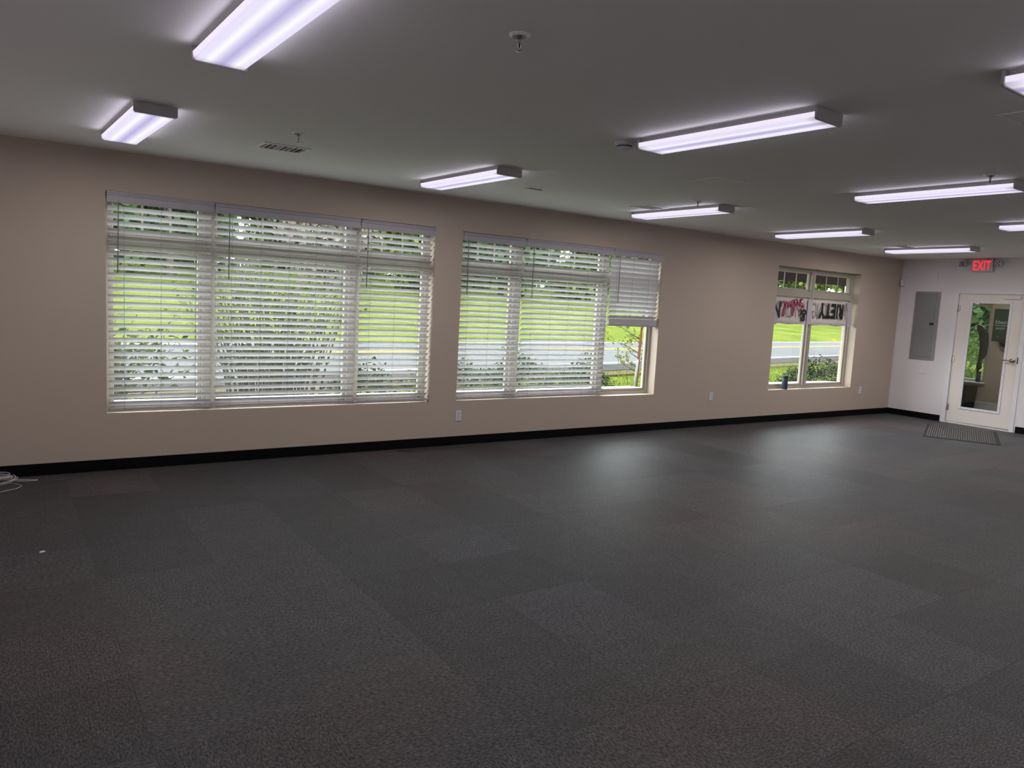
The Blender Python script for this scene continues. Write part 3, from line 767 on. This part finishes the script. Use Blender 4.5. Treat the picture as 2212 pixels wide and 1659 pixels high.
# ------------------------------------------------------------------ things in the vestibule
r = empty('wall_sign', (VX, 6.64, 1.68), 0, 'dark green sign with white lettering behind the door glass', 'sign')
MB().bbox(-0.012, 0, -0.19, 0.19, -0.33, 0.29, 0.003).build('board', M['sign_green'], r)
for body, size, yl, z in (('Edward', 0.105, 0.155, 0.005), ('INVEST', 0.060, 0.135, -0.105), ('Daniel', 0.060, 0.085, -0.27)):
    link('lettering', text_mesh(body, size, M['sign_white'], 'lettering', 0.0008, 0.0, 0.72 if body == 'Edward' else 0.85), r, (-0.0135, yl, z), (PI / 2, 0, -PI / 2))
MB().box(-0.014, -0.0119, -0.18, 0.16, -0.032, -0.022).build('rule', M['sign_white'], r)
r = empty('wall_planter', (VX, 6.53, 1.235), 0, 'dark half-round planter on the wall below the green sign', 'planter')
pl = MB()
prof = [(0.04, 0.0), (0.12, 0.035), (0.165, 0.12), (0.17, 0.21), (0.16, 0.21), (0.13, 0.14)]
nn = 14
vs = []; fs = []
for pr, pz in prof:
    for k in range(nn + 1):
        a = PI / 2 + PI * k / nn
        vs.append((pr * math.cos(a), pr * math.sin(a), pz))
for i in range(len(prof) - 1):
    for k in range(nn):
        a = i * (nn + 1) + k
        fs.append((a, a + 1, a + nn + 2, a + nn + 1))
pl.add(vs, fs, True)
pl.build('bowl', M['fabric_dark'], r)
MB().prism([(0.13 * math.cos(PI / 2 + PI * k / nn), 0.13 * math.sin(PI / 2 + PI * k / nn)) for k in range(nn + 1)], 0.14, 0.165, 'z').build('soil', pmat('red_moss', (0.16, 0.03, 0.03), 0.9), r)
# dark wavy cloth shape standing in for an unclear silhouette in the glass
r = empty('dark_silhouette', (VX - 0.09, 6.93, 0.72), 0, 'dark jacket standing in for an unclear dark area behind the door glass', 'silhouette')
out = [(0.05, 0.0), (-0.02, 0.10), (0.00, 0.22), (-0.075, 0.36), (-0.085, 0.60), (-0.06, 0.78), (0.05, 0.90), (0.12, 0.93), (0.14, 0.86), (0.09, 0.74), (0.05, 0.55), (0.045, 0.30), (0.07, 0.12)]
gm = MB(); n_ = len(out)
gm.prism(out, -0.025, 0.025, 'x')
gm.build('cloth', M['fabric_dark'], r)
MB().tube([(0, 0.12, 0.93), (0, 0.12, 1.0), (0.02, 0.12, 1.03), (0.04, 0.12, 1.0)], 0.004, 6).tube([(0, -0.04, 0.86), (0, 0.12, 0.94), (0, 0.2, 0.88)], 0.006, 6).build('hanger', M['steel'], r)
r = empty('waste_bin', (VX - 0.22, 7.05, 0), 0, 'black bin under the vestibule window behind the door glass', 'bin')
MB().lathe([(0.12, 0.0), (0.13, 0.02), (0.165, 0.46), (0.172, 0.47), (0.172, 0.485), (0.155, 0.485), (0.12, 0.05)], 24).build('body', M['fabric_dark'], r)
MB().lathe([(0.124, 0.0), (0.124, 0.05)], 24, cap=False).build('base_band', M['vinyl'], r)
def bottle(loc, label):
    r = empty('tumbler', loc, 0, label, 'tumbler')
    MB().lathe([(0.040, 0.0), (0.046, 0.006), (0.046, 0.165), (0.043, 0.172)], 20).build('body', M['navy'], r)
    MB().lathe([(0.044, 0.170), (0.044, 0.205), (0.036, 0.212), (0.010, 0.212)], 20).build('lid', M['mat_rubber'], r)
bottle((10.112, D + 0.052, W3[2]), 'dark blue tumbler standing on the sill of the window without blinds')
bottle((VX - 0.005, 6.985, VWz[0]), 'dark tumbler on the vestibule window sill behind the door glass')

# ------------------------------------------------------------------ banner in window 3 (hung upside down, text turned over)
BY = D + 0.098
r = empty('banner', (10.74, BY, 1.505), 0, 'white vinyl banner hung upside down across the window without blinds', 'banner')
bx = lambda x: x - 10.74
cols = []
nx = 40
bw = MB(); vs = []; fs = []
xa, xb = 9.66, 11.66
for i in range(nx + 1):
    x = xa + (xb - xa) * i / nx
    for j in range(5):
        z = 0.0 + 0.395 * j / 4
        yv = 0.006 * math.sin(i * 0.9) + 0.004 * math.sin(i * 2.3 + j)
        vs.append((bx(x), yv, z + 0.006 * math.sin(i * 0.5)))
for i in range(nx):
    for j in range(4):
        a = i * 5 + j
        fs.append((a, a + 5, a + 6, a + 1))
n0 = len(vs)
vs += [(x, y + 0.0025, z) for x, y, z in vs]
fs += [tuple(n0 + k for k in f[::-1]) for f in fs]
bw.add(vs, fs, True)
bw.build('sheet', M['banner'], r)
MB().box(bx(9.66), bx(11.66), -0.015, -0.012, 0.004, 0.040).build('hem', M['banner_back'], r)
MB().prism([(bx(11.60), 0.385), (bx(11.72), 0.39), (bx(11.80), 0.02), (bx(11.70), -0.02)], -0.030, -0.018, 'y').build('folded_end', M['banner_back'], r)
MB().bbox(bx(10.555), bx(10.675), -0.022, -0.016, 0.0, 0.392, 0.002).build('folded_pleat', M['banner_back'], r)
MB().prism([(bx(9.66), 0.34), (bx(9.74), 0.35), (bx(9.80), 0.25), (bx(9.80), -0.01), (bx(9.66), -0.02)], -0.026, -0.016, 'y').build('rolled_edge', M['banner_back'], r)
for gx in (9.95, 10.62, 11.22):
    MB().lathe([(0.008, 0.0), (0.008, -0.003)], 10, (bx(gx), -0.0155, 0.022), 'y').build('grommet', M['steel'] if gx != 10.62 else M['dark'], r)
def flipped(body, xright, zbot, width, height, mat, yoff, spacing=1.0, bold=0.004):
    """lettering turned by half a turn: reads from right to left, heads down"""
    me = text_mesh(body, 1.0, mat, 'lettering', 0.0, bold / max(height, .01) * 0.7, 1.0, spacing)
    co = np.array([v.co[:] for v in me.vertices]); mn, mx_ = co.min(0), co.max(0)
    sx_, sz_ = width / (mx_[0] - mn[0]), height / (mx_[1] - mn[1])
    me.transform(Matrix.Translation((-mn[0], -mn[1], 0))); me.transform(Matrix.Diagonal((sx_, sz_, 1, 1)))
    # text x -> -x, text y -> -z
    me.transform(Matrix(((-1, 0, 0, 0), (0, 0, -1, 0), (0, -1, 0, 0), (0, 0, 0, 1))))
    return link('lettering', me, r, (bx(xright), yoff, zbot + height))
flipped('R', 11.535, 0.110, 0.135, 0.245, M['ink'], -0.0165, bold=0.012)
flipped('I', 11.385, 0.112, 0.034, 0.245, M['ink'], -0.0165)
flipped('E', 11.325, 0.112, 0.125, 0.245, M['ink'], -0.0165, bold=0.012)
flipped('T', 11.190, 0.112, 0.155, 0.245, M['ink'], -0.0165, bold=0.010)
flipped('Y', 11.045, 0.107, 0.190, 0.250, M['ink'], -0.0165, bold=0.010)
flipped('&', 10.540, 0.045, 0.185, 0.195, M['ink'], -0.0165, bold=0.006)
flipped('N', 9.865, 0.085, 0.185, 0.260, M['ink'], -0.028, bold=0.012)
def ghost(body, xright, zbot, width, height):
    """print on the other side of the sheet showing through: mirrored, heads up"""
    me = text_mesh(body, 1.0, M['ghost'], 'show_through_lettering', 0.0, 0.0)
    co = np.array([v.co[:] for v in me.vertices]); mn, mx_ = co.min(0), co.max(0)
    me.transform(Matrix.Translation((-mn[0], -mn[1], 0)))
    me.transform(Matrix.Diagonal((width / (mx_[0] - mn[0]), height / (mx_[1] - mn[1]), 1, 1)))
    me.transform(Matrix(((-1, 0, 0, 0), (0, 0, 1, 0), (0, 1, 0, 0), (0, 0, 0, 1))))
    return link('show_through_lettering', me, r, (bx(xright), -0.0135, zbot))
ghost('ACCEPTING', 11.64, 0.105, 0.925, 0.255)
ghost('APPLIC', 10.535, 0.105, 0.62, 0.255)
pk = [(9.888, 1.757), (9.91, 1.818), (9.938, 1.839), (9.972, 1.814), (9.990, 1.72), (9.975, 1.64), (9.955, 1.628), (9.945, 1.66), (9.965, 1.75), (9.994, 1.815), (10.012, 1.846),
      (10.040, 1.80), (10.056, 1.745), (10.062, 1.80), (10.078, 1.842), (10.110, 1.80), (10.125, 1.760), (10.132, 1.82), (10.145, 1.862), (10.185, 1.866), (10.222, 1.80), (10.218, 1.70), (10.190, 1.635),
      (10.170, 1.65), (10.180, 1.74), (10.200, 1.84), (10.235, 1.885), (10.275, 1.888), (10.292, 1.85), (10.272, 1.80), (10.250, 1.795), (10.262, 1.85), (10.306, 1.835), (10.332, 1.800),
      (10.352, 1.85), (10.372, 1.900), (10.405, 1.885), (10.430, 1.896)]
pk2 = [(10.372, 1.900), (10.362, 1.862), (10.395, 1.83), (10.421, 1.785), (10.395, 1.745), (10.346, 1.706)]
pk3 = [(10.325, 1.80), (10.375, 1.80), (10.420, 1.775), (10.473, 1.796)]
mbp = MB()
for path in (pk, pk2, pk3):
    sm_ = []
    for i in range(len(path) - 1):
        p0, p1, p2, p3 = path[max(i - 1, 0)], path[i], path[i + 1], path[min(i + 2, len(path) - 1)]
        for t in (0, .33, .67):
            sm_.append(tuple(0.5 * (2 * p1[c] + (p2[c] - p0[c]) * t + (2 * p0[c] - 5 * p1[c] + 4 * p2[c] - p3[c]) * t * t + (3 * p1[c] - p0[c] - 3 * p2[c] + p3[c]) * t ** 3) for c in (0, 1)))
    sm_.append(path[-1])
    # flat brush stroke
    vs = []; fs = []
    for i, q in enumerate(sm_):
        qa, qb = sm_[max(i - 1, 0)], sm_[min(i + 1, len(sm_) - 1)]
        dx, dz = qb[0] - qa[0], qb[1] - qa[1]; L_ = math.hypot(dx, dz) or 1
        wd = 0.0065 + 0.006 * abs(dz) / L_
        nxx, nzz = -dz / L_ * wd, dx / L_ * wd
        vs += [(bx(q[0] + nxx), -0.0172, q[1] + nzz - 1.505), (bx(q[0] - nxx), -0.0172, q[1] - nzz - 1.505)]
    fs = [(2 * i, 2 * i + 1, 2 * i + 3, 2 * i + 2) for i in range(len(sm_) - 1)]
    mbp.add(vs, fs)
mbp.build('script_lettering', M['pink'], r)

# ------------------------------------------------------------------ small things on the floor
cb = MB()
def loop(cx, cy, rx, ry, z, a0, turns, tilt, ph):
    pts = []
    n = int(28 * turns)
    for k in range(n + 1):
        a = a0 + 2 * PI * k / 28
        x, y = rx * math.cos(a) * (1 + 0.05 * math.sin(3 * a + ph)), ry * math.sin(a)
        c, s = math.cos(tilt), math.sin(tilt)
        pts.append((cx + c * x - s * y, cy + s * x + c * y, max(0.004, z + 0.02 * math.sin(a + ph) * (k / n) + 0.0025 * (k // 28))))
    return pts
r = empty('cable_coil', (-0.06, 6.98, 0), 0, 'loose coil of thin white cable on the carpet by the baseboard', 'cable')
for k in range(7):
    cb.tube(loop(random.uniform(-.03, .02), random.uniform(-.02, .04), random.uniform(.12, .17), random.uniform(.07, .11), 0.012 + 0.009 * k, random.random() * 6, 1.1, random.uniform(.1, .6), k), 0.0026, 5)
cb.tube([(0.02, 0.05, 0.02), (0.12, 0.09, 0.005), (0.22, 0.06, 0.004), (0.29, 0.03, 0.004), (0.285, 0.01, 0.004), (0.2, 0.02, 0.004), (0.08, 0.0, 0.02)], 0.0026, 5)
cb.tube([(0.06, -0.02, 0.02), (0.14, -0.06, 0.004), (0.18, -0.14, 0.004), (0.14, -0.22, 0.004), (0.03, -0.29, 0.004), (-0.12, -0.36, 0.004)], 0.0026, 5)
cb.build('cable_loops', M['cable'], r)
MB().tube([(0.0, 0.03, 0.035), (0.03, 0.05, 0.04), (0.02, 0.075, 0.02), (-0.02, 0.06, 0.012)], 0.005, 6).build('tie', M['dark'], r)
sc0 = MB().prism([(-0.016, -0.006), (0.002, -0.010), (0.017, -0.003), (0.012, 0.008), (-0.010, 0.007)], 0.0, 0.006).build('paper_scrap', M['paper'], None, (0.182, 5.118, 0.0), (0, 0, 0.3))
tag(sc0, 'tiny white paper scrap on the dark carpet at the left', 'scrap')
sw = MB().tube([(-0.09, 0.0, 0.003), (-0.04, 0.012, 0.004), (0.03, 0.006, 0.003), (0.085, -0.012, 0.003)], 0.003, 5).build('wire_scrap', M['mat_rubber'], None, (3.507, 7.036, 0))
tag(sw, 'short black wire on the carpet under the nearest window', 'wire')

# ------------------------------------------------------------------ outside: ground and road
RA = math.radians(10.5); RC, RS = math.cos(RA), math.sin(RA)
def smooth(t): t = max(0.0, min(1.0, t)); return t * t * (3 - 2 * t)
def ground_z(x, y):
    s = -x * RS + y * RC
    if s < 18.2: return 0.22 - 0.36 * (1 - smooth((s - 6.2) / 4.0))
    return 0.22 + (s - 18.2) * 0.045 + 0.0006 * (s - 18.2) ** 2 if s < 60 else 0.22 + 41.8 * 0.045 + 0.0006 * 41.8 ** 2
def road_pt(l, s): return (l * RC - s * RS, l * RS + s * RC)     # along, across
vs = []; fs = []
ls = [-45 + 4 * k for k in range(58)]
ss = [-6, -3, 0, 2, 4, 5, 6, 6.5, 7, 7.5, 8, 8.5, 9, 9.5, 10.2, 14, 18.2, 21, 24, 28, 33, 39, 46, 54, 62, 90]
for l in ls:
    for s in ss:
        x, y = road_pt(l, s)
        vs.append((x, y, ground_z(x, y)))
for i in range(len(ls) - 1):
    for j in range(len(ss) - 1):
        a = i * len(ss) + j
        cx_ = sum(vs[k][0] for k in (a, a + 1, a + len(ss), a + len(ss) + 1)) / 4; cy_ = sum(vs[k][1] for k in (a, a + 1, a + len(ss), a + len(ss) + 1)) / 4
        if min(vs[k][1] for k in (a, a + 1, a + len(ss), a + len(ss) + 1)) < D + TW - 3.5 and cx_ < VX + 1: continue
        fs.append((a, a + len(ss), a + len(ss) + 1, a + 1))
lawn = tag(MB().add(vs, fs, True).build('lawn', M['lawn']), 'green lawn sloping up beyond the road', kind='structure')
tag(MB().box(-20, VX + 0.3, D + TW, 8.15, -0.5, -0.10).build('bounce_apron', M['concrete']), 'unseen pale concrete strip added outside the wall to bounce daylight indoors', kind='structure')  # hidden below the sills, added to bounce daylight up to the ceiling
def strip(name, s0, s1, z, mat, label=None, parent=None):
    a, b, c, d = road_pt(-45, s0), road_pt(180, s0), road_pt(180, s1), road_pt(-45, s1)
    o = MB().prism([a, b, c, d], z - 0.05, z).build(name, mat, parent)
    if not parent: tag(o, label, kind='structure')
    return o
road = strip('road', 10.9, 17.9, 0.262, M['asphalt'], 'grey asphalt road beyond the lawn')
strip('shoulder', 10.0, 10.9, 0.250, M['gravel'], 'dark gravel shoulder on the near side of the road')
M['straw'] = pmat('straw_verge', (0.0562, 0.045, 0.0225), 0.95, 0.5, 7, 0.8, 40, spec=0.03)
strip('verge', 9.45, 10.0, 0.235, M['straw'], 'dry straw-coloured verge along the gravel shoulder')
strip('edge_line', 11.16, 11.32, 0.2655, M['line_white'], parent=road)
strip('edge_line', 17.46, 17.62, 0.2655, M['line_white'], parent=road)
strip('centre_line', 14.72, 14.86, 0.2655, M['line_yellow'], parent=road)
strip('centre_line', 15.00, 15.14, 0.2655, M['line_yellow'], parent=road)

# short grass on the near lawn
n = 42000
gx = rng.uniform(5.0, 30.0, n); gy = rng.uniform(8.3, 13.8, n)
s_ = -gx * RS + gy * RC
k_ = s_ < 9.95
gx, gy = gx[k_], gy[k_]
n = len(gx)
gz = np.array([ground_z(a, b) for a, b in zip(gx, gy)])
an = rng.uniform(0, 2 * np.pi, n); hh = rng.uniform(0.04, 0.10, n); lw_ = rng.uniform(0.006, 0.011, n)
ln = rng.normal(0, 0.03, (n, 2))
V = np.zeros((n, 3, 3))
V[:, 0] = np.stack([gx + np.cos(an) * lw_, gy + np.sin(an) * lw_, gz], 1)
V[:, 1] = np.stack([gx - np.cos(an) * lw_, gy - np.sin(an) * lw_, gz], 1)
V[:, 2] = np.stack([gx + ln[:, 0], gy + ln[:, 1], gz + hh], 1)
me = bpy.data.meshes.new('grass'); me.from_pydata(V.reshape(-1, 3).tolist(), [], np.arange(3 * n).reshape(-1, 3).tolist()); me.materials.append(M['grass_blade'])
tag(link('grass', me), 'short bright grass on the lawn outside the windows', 'grass', kind='stuff')

# ------------------------------------------------------------------ plants
def leaves(pts, size, mat, name='foliage', flat=0.3, aspect=0.55):
    """one bent diamond-shaped blade per point"""
    pts = np.asarray(pts, float); n = len(pts)
    d = rng.normal(0, 1, (n, 3)); d[:, 2] *= flat; d /= np.linalg.norm(d, axis=1)[:, None]
    q = rng.normal(0, 1, (n, 3)); u = np.cross(d, q); u /= np.linalg.norm(u, axis=1)[:, None]
    L_ = size * rng.uniform(0.6, 1.25, n)[:, None]
    nrm = np.cross(d, u)
    V = np.zeros((n, 4, 3))
    V[:, 0] = pts; V[:, 1] = pts + d * L_ * 0.5 + u * L_ * aspect * 0.5 + nrm * L_ * 0.08
    V[:, 2] = pts + d * L_; V[:, 3] = pts + d * L_ * 0.5 - u * L_ * aspect * 0.5 + nrm * L_ * 0.08
    me = bpy.data.meshes.new(name)
    me.from_pydata(V.reshape(-1, 3).tolist(), [], np.arange(4 * n).reshape(-1, 4).tolist())
    me.materials.append(mat)
    return me
def blob(n, rx, ry, rz, zc, shell=0.55):
    d = rng.normal(0, 1, (n, 3)); d /= np.linalg.norm(d, axis=1)[:, None]
    rad = shell + (1 - shell) * rng.uniform(0, 1, n) ** 0.7
    w = 1 + 0.18 * np.sin(d[:, 0] * 5 + rx) * np.cos(d[:, 1] * 4) + 0.12 * np.sin(d[:, 2] * 7)
    return d * (rad * w)[:, None] * np.array([rx, ry, rz]) + np.array([0, 0, zc])

# tall many-stemmed shrub outside the nearest window
def stem_shrub(loc, h, width, ns, nl, label, mat, lsize):
    r = empty('tall_shrub', (loc[0], loc[1], ground_z(loc[0], loc[1])), 0, label, 'shrub')
    st = MB(); tips = []
    for k in range(ns):
        a = random.uniform(0, 2 * PI); b = random.random() ** 0.6
        bx_, by_ = 0.30 * width * b * math.cos(a), 0.25 * width * b * math.sin(a)
        tx, ty = bx_ * 2.1 + random.uniform(-.2, .2), by_ * 1.8 + random.uniform(-.15, .15)
        hh_ = h * random.uniform(0.6, 1.0)
        pts = [(bx_, by_, 0), (bx_ * 1.2 + random.uniform(-.03, .03), by_ * 1.2, hh_ * 0.33), (bx_ * 1.6 + random.uniform(-.05, .05), by_ * 1.5, hh_ * 0.66), (tx, ty, hh_)]
        st.tube(pts, random.uniform(0.009, 0.019), 5, r1=0.005)
        tips += pts[1:]
        for q in range(5):
            t = random.uniform(0.2, 0.95)
            i = min(2, int(t * 3)); f_ = t * 3 - i
            p = [pts[i][c] + (pts[i + 1][c] - pts[i][c]) * f_ for c in range(3)]
            dx_ = random.uniform(-.45, .45); dy_ = random.uniform(-.3, .3)
            e_ = (p[0] + dx_, p[1] + dy_, p[2] + random.uniform(.08, .35))
            st.tube([tuple(p), tuple((p[c] + e_[c]) / 2 + random.uniform(-.02, .02) for c in range(3)), e_], 0.006, 3, r1=0.0025)
            tips += [e_, tuple((p[c] + e_[c]) / 2 for c in range(3))]
    st.build('stems', M['stem'], r)
    tips = np.array(tips)
    pts = tips[rng.integers(0, len(tips), nl)] + rng.normal(0, 0.07, (nl, 3))
    link('foliage', leaves(pts, lsize, mat), r)
    return r
stem_shrub((2.75, 9.3), 2.25, 1.9, 72, 1500, 'tall many-stemmed shrub outside the nearest window', M['leaf_bush'], 0.065)
stem_shrub((0.95, 8.75), 1.25, 1.1, 26, 700, 'leafy arching shrub outside the left end of the nearest window', M['leaf_bush'], 0.085)

def low_shrub(loc, rx, ry, hgt, nl, label, mat, ls, group='low shrubs along the wall'):
    z = ground_z(loc[0], loc[1])
    r = empty('low_shrub', (loc[0], loc[1], z), random.uniform(0, 6), label, 'shrub', group)
    st = MB()
    for k in range(14):
        a = random.uniform(0, 2 * PI); q = random.uniform(.3, .9)
        st.tube([(0.05 * math.cos(a), 0.05 * math.sin(a), 0), (rx * q * .5 * math.cos(a), ry * q * .5 * math.sin(a), hgt * .45), (rx * q * math.cos(a), ry * q * math.sin(a), hgt * random.uniform(.6, .95))], 0.007, 4, r1=0.003)
    st.build('stems', M['stem'], r)
    p = blob(nl, rx, ry, hgt * 0.55, hgt * 0.5, 0.5); p[:, 2] = np.maximum(p[:, 2], 0.03)
    link('foliage', leaves(p, ls, mat, flat=0.6), r)
low_shrub((3.70, 8.55), 0.50, 0.42, 0.78, 2000, 'low dense shrub outside the right end of the nearest window', M['leaf_low'], 0.06)
low_shrub((4.85, 8.60), 0.60, 0.45, 0.94, 2600, 'low dense shrub outside the left end of the middle window', M['leaf_low'], 0.06)
low_shrub((6.05, 8.70), 0.58, 0.45, 0.96, 2600, 'low dense shrub outside the centre of the middle window', M['leaf_low'], 0.06)
low_shrub((7.20, 8.60), 0.52, 0.42, 0.90, 2300, 'low dense shrub beside the clear pane of the middle window', M['leaf_low'], 0.06)
low_shrub((14.3, 9.3), 0.78, 0.50, 0.84, 4500, 'variegated low shrub outside the window without blinds', M['leaf_var'], 0.055)
low_shrub((12.75, 9.0), 0.34, 0.3, 0.68, 420, 'sparse low shrub left of the variegated one outside the window', M['leaf_var'], 0.055)
low_shrub((18.6, 8.6), 0.9, 0.9, 1.5, 2200, 'round green shrub outside the vestibule window', M['leaf_bush'], 0.09)

# young red-barked tree by the middle window's clear pane
def young_tree(loc, label):
    z = ground_z(loc[0], loc[1])
    r = empty('young_tree', (loc[0], loc[1], z), 0, label, 'tree')
    tk = [(0, 0, 0), (0.03, 0, 0.45), (0.05, 0.0, 0.9), (0.09, 0.02, 1.4), (0.15, 0.03, 2.2), (0.18, 0.05, 3.0)]
    MB().tube(tk, 0.030, 8, r1=0.012).build('trunk', M['bark_red'], r)
    MB().tube([(-0.035, -0.02, 0.0), (-0.02, -0.02, 0.38), (0.0, -0.02, 0.72)], 0.022, 8).build('trunk_guard', M['siding'], r)
    br = MB(); tips = []
    for k in range(26):
        t = 0.40 + 2.2 * k / 26
        i = max(j for j in range(len(tk) - 1) if tk[j][2] <= t); f_ = (t - tk[i][2]) / (tk[i + 1][2] - tk[i][2])
        p = [tk[i][c] + (tk[i + 1][c] - tk[i][c]) * f_ for c in range(3)]
        a = PI + random.uniform(-1.5, 1.5) if k % 3 else random.uniform(-1, 1)
        ll = random.uniform(0.25, 0.75)
        m_ = (p[0] + ll * .5 * math.cos(a), p[1] + ll * .5 * math.sin(a) * .7, p[2] + ll * 0.22)
        e_ = (p[0] + ll * math.cos(a + random.uniform(-.4, .4)), p[1] + ll * math.sin(a) * .7, p[2] + ll * random.uniform(0.3, 0.9))
        br.tube([tuple(p), m_, e_], 0.010, 5, r1=0.004)
        tips += [m_, e_]
        for q in range(3):
            s0 = [m_[c] + (e_[c] - m_[c]) * random.random() for c in range(3)]
            s1 = (s0[0] + random.uniform(-.22, .12), s0[1] + random.uniform(-.12, .12), s0[2] + random.uniform(0.0, .2))
            br.tube([tuple(s0), s1], 0.005, 4, r1=0.0025); tips.append(s1)
    br.build('branches', M['stem'], r)
    tips = np.array(tips)
    pts = tips[rng.integers(0, len(tips), 800)] + rng.normal(0, 0.04, (800, 3))
    link('foliage', leaves(pts, 0.055, M['leaf_young'], flat=0.7, aspect=0.7), r)
young_tree((9.35, 9.75), 'young tree with reddish trunk outside the clear pane of the middle window')

# big trees along the top of the slope
def crown_mesh(n, mat, ls, rx=4.8, rz=6.6, zc=5.8):
    cl = blob(40, rx * .72, rx * .72, rz * .78, zc, 0.3)
    per = n // len(cl)
    pts = np.concatenate([c + blob(per, 2.0, 2.0, 1.7, 0, 0.35) for c in cl])
    pts[:, 2] = np.maximum(pts[:, 2], 0.3)
    return leaves(pts, ls, mat, 'crown', 0.7, 0.8)
CM = [crown_mesh(8500, M['leaf_tree'], 0.66), crown_mesh(8500, M['leaf_tree2'], 0.64, 4.5, 7.0, 6.2), crown_mesh(3400, M['leaf_pink'], 0.45, 3.0, 3.6, 3.6)]
TM = []
for k in range(2):
    t = MB().tube([(0, 0, -0.3), (0.1, 0, 2.5), (0.0, 0.1, 5.0), (0.15, 0, 8.0)], 0.30, 8, r1=0.08)
    for q in range(7):
        a = q * 0.9; z0_ = 2.2 + q * 0.7
        t.tube([(0.05, 0.03, z0_), (1.3 * math.cos(a), 1.3 * math.sin(a), z0_ + 1.0), (2.7 * math.cos(a), 2.7 * math.sin(a), z0_ + 2.2)], 0.10, 5, r1=0.03)
    TM.append(t.mesh('trunk', M['bark']))
side = ['far left, ', 'behind the nearest window, ', 'behind the middle window, ', 'behind the blank wall, ', 'behind the window without blinds, ']
tl = [(-6, 45, 0), (0, 57, 1), (5, 46, 0), (11, 58, 0), (17, 46, 1), (22, 57, 1), (24.5, 41, 2), (31, 62, 1), (34, 46, 0), (41, 60, 1), (44, 46, 1), (50, 57, 0), (56, 46, 0), (61.5, 60, 1), (67, 47, 1), (77, 46, 0),
      (88.5, 48, 1), (98, 46, 0), (109, 48, 0), (120, 46, 0)]
kinds = ['light green leafy tree', 'dark green leafy tree', 'pink blossoming tree']
ordn = ['first', 'second', 'third', 'fourth', 'fifth', 'sixth', 'seventh', 'eighth', 'ninth', 'tenth', 'eleventh', 'twelfth', 'thirteenth', 'fourteenth', 'fifteenth', 'sixteenth', 'seventeenth', 'eighteenth', 'nineteenth', 'twentieth']
for i, (l, s, k) in enumerate(tl):
    x, y = road_pt(l, s)
    sc = random.uniform(0.84, 1.0)
    r = empty('tree', (x, y, ground_z(x, y)), random.uniform(0, 6), kinds[k] + ' on the slope beyond the road, ' + ordn[i] + ' from the left', 'tree', 'trees along the top of the slope')
    r.scale = (sc, sc, sc * random.uniform(1.05, 1.3))
    link('trunk', TM[i % 2], r); link('crown', CM[k], r)
BM = crown_mesh(2600, M['leaf_tree2'], 0.42, 3.4, 1.9, 1.2)
BS = MB()
for q in range(9):
    a = q * 0.7
    BS.tube([(0.2 * math.cos(a), 0.2 * math.sin(a), -0.2), (1.3 * math.cos(a), 1.3 * math.sin(a), 1.2), (2.2 * math.cos(a), 2.2 * math.sin(a), 2.2)], 0.05, 5, r1=0.02)
BS = BS.mesh('stems', M['bark'])
for i in range(13):
    x, y = road_pt(-8 + 11.0 * i, 70 + (i % 2))
    r = empty('hedgerow_bush', (x, y, ground_z(x, y)), i * 1.7, 'dark bush under the trees on the slope, ' + ordn[i] + ' from the left', 'bush', 'bushes under the trees on the slope')
    r.scale = (1.12, 1.12, random.uniform(1.2, 1.5))
    link('stems', BS, r); link('foliage', BM, r)
# a tree close outside the vestibule
r = empty('tree', (27.0, 13.2, ground_z(27, 13.2)), 1.0, 'leafy tree outside the vestibule window, seen through the door glass', 'tree', 'trees along the top of the slope')
r.scale = (0.55, 0.55, 0.55)
link('trunk', TM[0], r); link('crown', CM[1], r)

# awning over the window without blinds
r = empty('awning', (10.9, D + TW, 2.2), 0, 'dark maroon awning outside above the window without blinds', 'awning')
MB().prism([(0.0, 0.95), (0.02, 0.98), (0.90, 0.32), (0.90, 0.28)], -1.6, 2.6, 'x').build('canopy', M['maroon'], r)
MB().box(-1.6, 2.6, 0.88, 0.90, 0.04, 0.30).build('valance', M['maroon'], r)
for xx in (-1.58, 0.5, 2.58):
    MB().tube([(xx, 0.0, 0.30), (xx, 0.88, 0.30)], 0.015, 6).build('strut', M['white_metal'], r)
# far white house with a red sign, and a yellow marker at the road side
hx0, hy0 = 75.85, 41.87
r = empty('house', (hx0, hy0, ground_z(hx0, hy0)), math.radians(32), 'white house far behind the window without blinds', 'house')
MB().box(-4, 4, -5, 5, -0.8, 5.6).build('walls', M['siding'], r)
MB().prism([(-5.5, 5.6), (0, 8.6), (5.5, 5.6)], -4.5, 4.5, 'x').build('roof', M['roof'], r)
MB().box(-4.06, -4.0, 4.2, 4.75, 4.05, 4.6).build('sign_board', M['red_sign'], r)
for yy in (-2.0, 2.0):
    MB().box(-4.04, -4.0, yy - 0.5, yy + 0.5, 0.9, 2.3).build('window', M['dark'], r)
mk = MB().lathe([(0.14, 0.0), (0.13, 0.06), (0.09, 0.14), (0.02, 0.17)], 14).build('road_marker', M['line_yellow'], None, (40.8, 26.1, ground_z(40.8, 26.1)))
tag(mk, 'yellow rounded marker on the far side of the road', 'marker')
